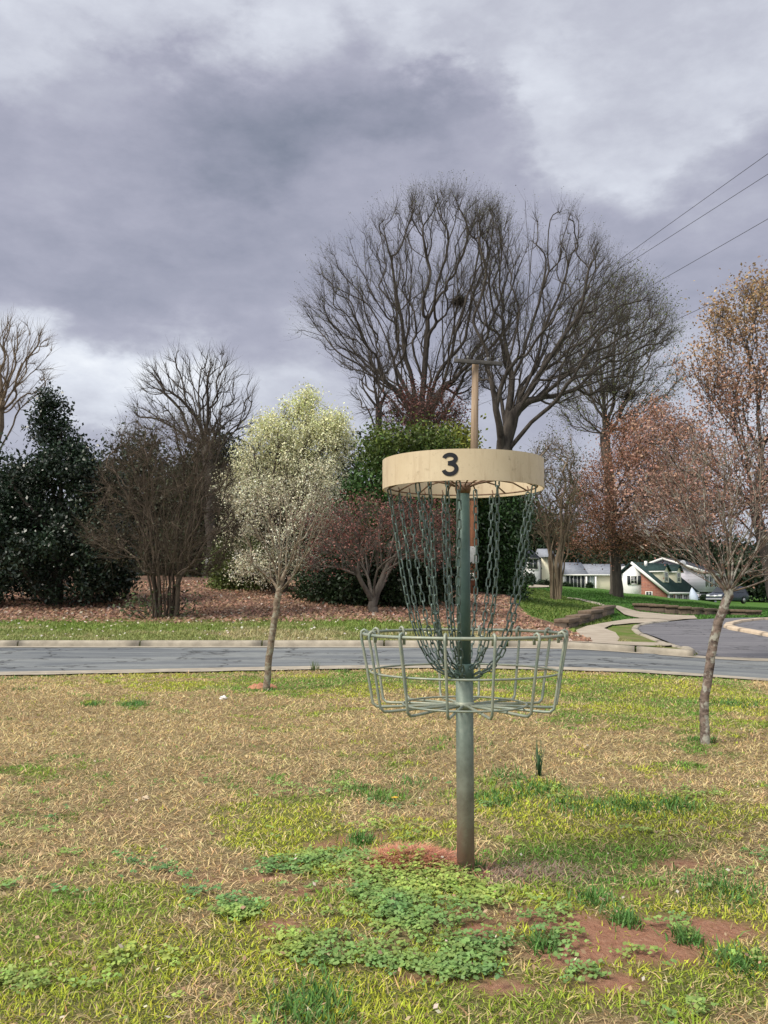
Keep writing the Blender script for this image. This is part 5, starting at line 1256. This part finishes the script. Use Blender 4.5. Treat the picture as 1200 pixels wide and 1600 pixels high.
# ------------------------------------------------------------------ parked car
def car():
    Yc = 92.; c = at(1137, 946, Yc); zg = gz(c[0], c[1]); L, Wd, H = 4.8, 1.85, 1.75
    e = empty('parked_car', (0, 0, 0), 'dark blue suv parked on the drive of the lilac house', 'car')
    prof = [(-2.4, .35), (-2.4, .75), (-2.3, .98), (-1.35, 1.12), (-.75, 1.66), (-.4, 1.74), (1.5, 1.74), (1.95, 1.66), (2.3, 1.1), (2.4, .9), (2.4, .4), (1.9, .32), (-1.9, .32)]
    mb = MB(); V = []
    for s, inset in ((-1, 1), (-1, 0), (1, 0), (1, 1)):
        for x, z in prof:
            yy = Wd/2*(.86 if z > 1.2 else 1.0); yy = yy-(.06 if inset else 0)
            V.append((x, s*(yy if not inset else yy-.02), z))
    n = len(prof)
    V = [(x, s*Wd/2*(.84 if z > 1.3 else .97 if z > .95 or z < .4 else 1.), z) for s in (-1, 1) for x, z in prof]
    mb.add(V, [tuple(range(n)), tuple(range(2*n-1, n-1, -1))]+[(k, k+n, (k+1) % n+n, (k+1) % n) for k in range(n)])
    paint = simple('car_paint', (.02, .028, .05), .25, .1, 2, spec=.6)
    mb.build('body', paint, e, bevel=.05)
    gm_ = MB()
    for s in (-1, 1):
        gm_.add([(-1.2, s*.925*.99, 1.15), (1.9, s*.925*.99, 1.15), (1.65, s*.80, 1.6), (-.68, s*.80, 1.6)], [(0, 1, 2, 3)])
    gm_.add([(-1.37, -.78, 1.16), (-1.37, .78, 1.16), (-.82, .7, 1.64), (-.82, -.7, 1.64)], [(0, 1, 2, 3)])
    gm_.build('windows', M_glass, e)
    for s in (-1, 1):
        for x in (-1.5, 1.5):
            t = MB(); t.tube([(x, s*.72, .36), (x, s*.74, .36), (x, s*.93, .36), (x, s*.945, .36)], [.33, .36, .36, .32], 20); wh = t.build('wheel', simple('tyre', (.02, .02, .02), .9, .1), e, True)
            t = MB(); t.tube([(x, s*.93, .36), (x, s*.955, .36)], .22, 14); t.build('rim', simple('rim', (.45, .45, .46), .4, .1, metal=.5), wh, True)
        t = MB(); t.box((-2.37, s*.66, .84), (.1, .36, .17)); t.build('headlight', simple('lamp_glass', (.7, .72, .75), .2, .05), e, bevel=.02)
    t = MB(); t.box((-2.40, 0, .78), (.06, .9, .22)); t.build('grille', simple('chrome', (.55, .56, .6), .3, .1, metal=.6), e)
    t = MB(); t.box((-2.42, 0, .5), (.1, 1.75, .16)); t.build('bumper', simple('bumper', (.3, .31, .34), .4, .1), e, bevel=.03)
    e.location = (c[0], c[1], zg); e.rotation_euler = (0, 0, math.radians(38))
car()

# ------------------------------------------------------------------ sky, sun
W = bpy.data.worlds.new('World'); scene.world = W; W.use_nodes = True; nt = W.node_tree
bg = nt.nodes['Background']; bg.inputs[1].default_value = .1
SUN_EL, SUN_AZ = 48, -120   # azimuth clockwise from +Y (view direction); light comes from behind left
sky = nd(nt, 'ShaderNodeTexSky', sky_type='NISHITA'); sky.sun_disc = False; sky.sun_elevation = math.radians(SUN_EL); sky.sun_rotation = math.radians(SUN_AZ)
tc = nd(nt, 'ShaderNodeTexCoord'); Vv = tc.outputs['Generated']
def vmath(op, a, b=None):
    n = nd(nt, 'ShaderNodeVectorMath', operation=op); nt.links.new(a, n.inputs[0])
    if b is not None:
        if isinstance(b, tuple): n.inputs[1].default_value = b
        else: nt.links.new(b, n.inputs[1])
    return n.outputs[0]
def mth(op, a, b=None, c=None):
    n = nd(nt, 'ShaderNodeMath', operation=op)
    for i_, v in enumerate((a, b, c)):
        if v is None: continue
        if isinstance(v, (int, float)): n.inputs[i_].default_value = v
        else: nt.links.new(v, n.inputs[i_])
    return n.outputs[0]
def wn(scale, detail, rough, off=(0, 0, 0), sc=(1, 1, 1.9)):
    mp = nd(nt, 'ShaderNodeMapping'); mp.inputs['Location'].default_value = off; mp.inputs['Scale'].default_value = sc; nt.links.new(Vv, mp.inputs[0])
    n = nd(nt, 'ShaderNodeTexNoise'); n.inputs['Scale'].default_value = scale; n.inputs['Detail'].default_value = detail; n.inputs['Roughness'].default_value = rough
    nt.links.new(mp.outputs[0], n.inputs[0]); return n.outputs[0]
n1 = wn(4.5, 7, .58, (3, 1, 2)); n2 = wn(4.5, 7, .58, (9, 5, 7)); n3 = wn(5, 8, .6, (1, 8, 4), (1, 1, 2.2)); n4 = wn(16, 6, .6, (5, 2, 1), (1, 1, 2))
sx = nd(nt, 'ShaderNodeSeparateXYZ'); nt.links.new(Vv, sx.inputs[0])
az = mth('ARCTAN2', sx.outputs[0], sx.outputs[1]); el = mth('ARCSINE', sx.outputs[2])
azw = mth('MULTIPLY_ADD', mth('SUBTRACT', n1, .5), .34, az); elw = mth('MULTIPLY_ADD', mth('SUBTRACT', n2, .5), .26, el)
def blob(px_, py_, rx, ry, amp):
    d = ray(px_, py_); d /= np.linalg.norm(d); a0 = math.atan2(d[0], d[1]); e0 = math.asin(d[2])
    a = mth('DIVIDE', mth('SUBTRACT', azw, a0), rx/F); b = mth('DIVIDE', mth('SUBTRACT', elw, e0), ry/F)
    r2 = mth('ADD', mth('MULTIPLY', a, a), mth('MULTIPLY', b, b))
    return mth('MULTIPLY', mth('EXPONENT', mth('MULTIPLY', mth('MULTIPLY', r2, r2), -1.0)), amp)
def azel(px_, py_):
    d = ray(px_, py_); d /= np.linalg.norm(d); return math.atan2(d[0], d[1]), math.asin(d[2])
EDGE = [(-500, 140), (0, 135), (120, 125), (220, 95), (330, 75), (430, 45), (520, 38), (590, 70), (650, 120), (720, 140), (770, 195), (860, 235), (940, 290), (1020, 285), (1100, 250), (1200, 205), (1600, 160)]
A0, A1, E0, E1 = -.8, .8, .2, .8
fr = nd(nt, 'ShaderNodeMapRange'); fr.inputs[1].default_value = A0; fr.inputs[2].default_value = A1; nt.links.new(azw, fr.inputs[0])
er = ramp(nt, fr.outputs[0], [((azel(*p_)[0]-A0)/(A1-A0), float((azel(*p_)[1]-E0)/(E1-E0))) for p_ in EDGE])
edge = mth('MULTIPLY_ADD', er, E1-E0, E0)
dd_ = mth('SUBTRACT', elw, edge)
up_f = nd(nt, 'ShaderNodeMapRange', interpolation_type='SMOOTHSTEP'); up_f.inputs[1].default_value = -.022; up_f.inputs[2].default_value = .03; nt.links.new(dd_, up_f.inputs[0])
# bright rim just above the cloud edge
rim = mth('EXPONENT', mth('MULTIPLY', mth('POWER', mth('DIVIDE', mth('SUBTRACT', dd_, .045), .045), 2.0), -1.0))
L = mth('MULTIPLY_ADD', mth('SUBTRACT', n3, .5), .55, .34)
L = mth('MULTIPLY_ADD', mth('SUBTRACT', n4, .5), .34, L)
L = mth('MULTIPLY_ADD', up_f.outputs[0], .29, L)
for bb in [(400,185,210,80,-.17),(640,170,110,50,-.12),(240,420,420,90,-.03),(150,585,150,50,.4),(430,620,260,60,.24),(1140,620,170,120,.22),(900,240,190,42,.04),(620,70,70,25,.1),(1080,60,260,110,.02),(760,60,120,40,-.06),(300,560,300,40,.1),(120,170,130,50,.1),(1000,420,260,90,-.04)]:
    L = mth('ADD', L, blob(*bb))
hz = mth('MULTIPLY', mth('SUBTRACT', 1.0, mth('MINIMUM', mth('ABSOLUTE', mth('MULTIPLY', el, 3.2)), 1.0)), .22); L = mth('ADD', L, hz)
L = mth('MULTIPLY_ADD', rim, .08, L)
bk_ = nd(nt, 'ShaderNodeMapRange'); bk_.inputs[1].default_value = .3; bk_.inputs[2].default_value = -.6; bk_.inputs[4].default_value = .5; nt.links.new(sx.outputs[1], bk_.inputs[0]); L = mth('ADD', L, bk_.outputs[0])
K = 10.0
cl = ramp(nt, L, [(.0, (.145, .16, .205)), (.2, (.218, .225, .282)), (.38, (.28, .283, .345)), (.62, (.37, .38, .435)), (.85, (.5, .52, .57)), (1.0, (.62, .64, .67))])
cl10 = nd(nt, 'ShaderNodeVectorMath', operation='SCALE'); nt.links.new(cl, cl10.inputs[0]); cl10.inputs['Scale'].default_value = K
nt.links.new(mix(nt, .93, sky.outputs[0], cl10.outputs[0]), bg.inputs[0])

sd = bpy.data.lights.new('sun', 'SUN'); sd.energy = 2.9; sd.angle = math.radians(22); sd.color = (1, .93, .82)
so = bpy.data.objects.new('sun', sd); C.objects.link(so)
a, e_ = math.radians(SUN_AZ), math.radians(SUN_EL)
tosun = Vector((math.sin(a)*math.cos(e_), math.cos(a)*math.cos(e_), math.sin(e_)))
so.rotation_euler = tosun.to_track_quat('Z', 'Y').to_euler(); so.location = (-10, -10, 20)

cam = bpy.data.cameras.new('camera'); co = bpy.data.objects.new('camera', cam); C.objects.link(co)
co.location = (0, 0, CAMZ); co.rotation_euler = (math.pi/2+TH, 0, 0)
cam.sensor_fit = 'HORIZONTAL'; cam.sensor_width = 36; cam.lens = 36*F/1200; cam.clip_end = 3000; cam.clip_start = .05
scene.camera = co
scene.view_settings.view_transform = 'Standard'; scene.view_settings.look = 'None'
scene.view_settings.exposure = .62; scene.view_settings.gamma = 1
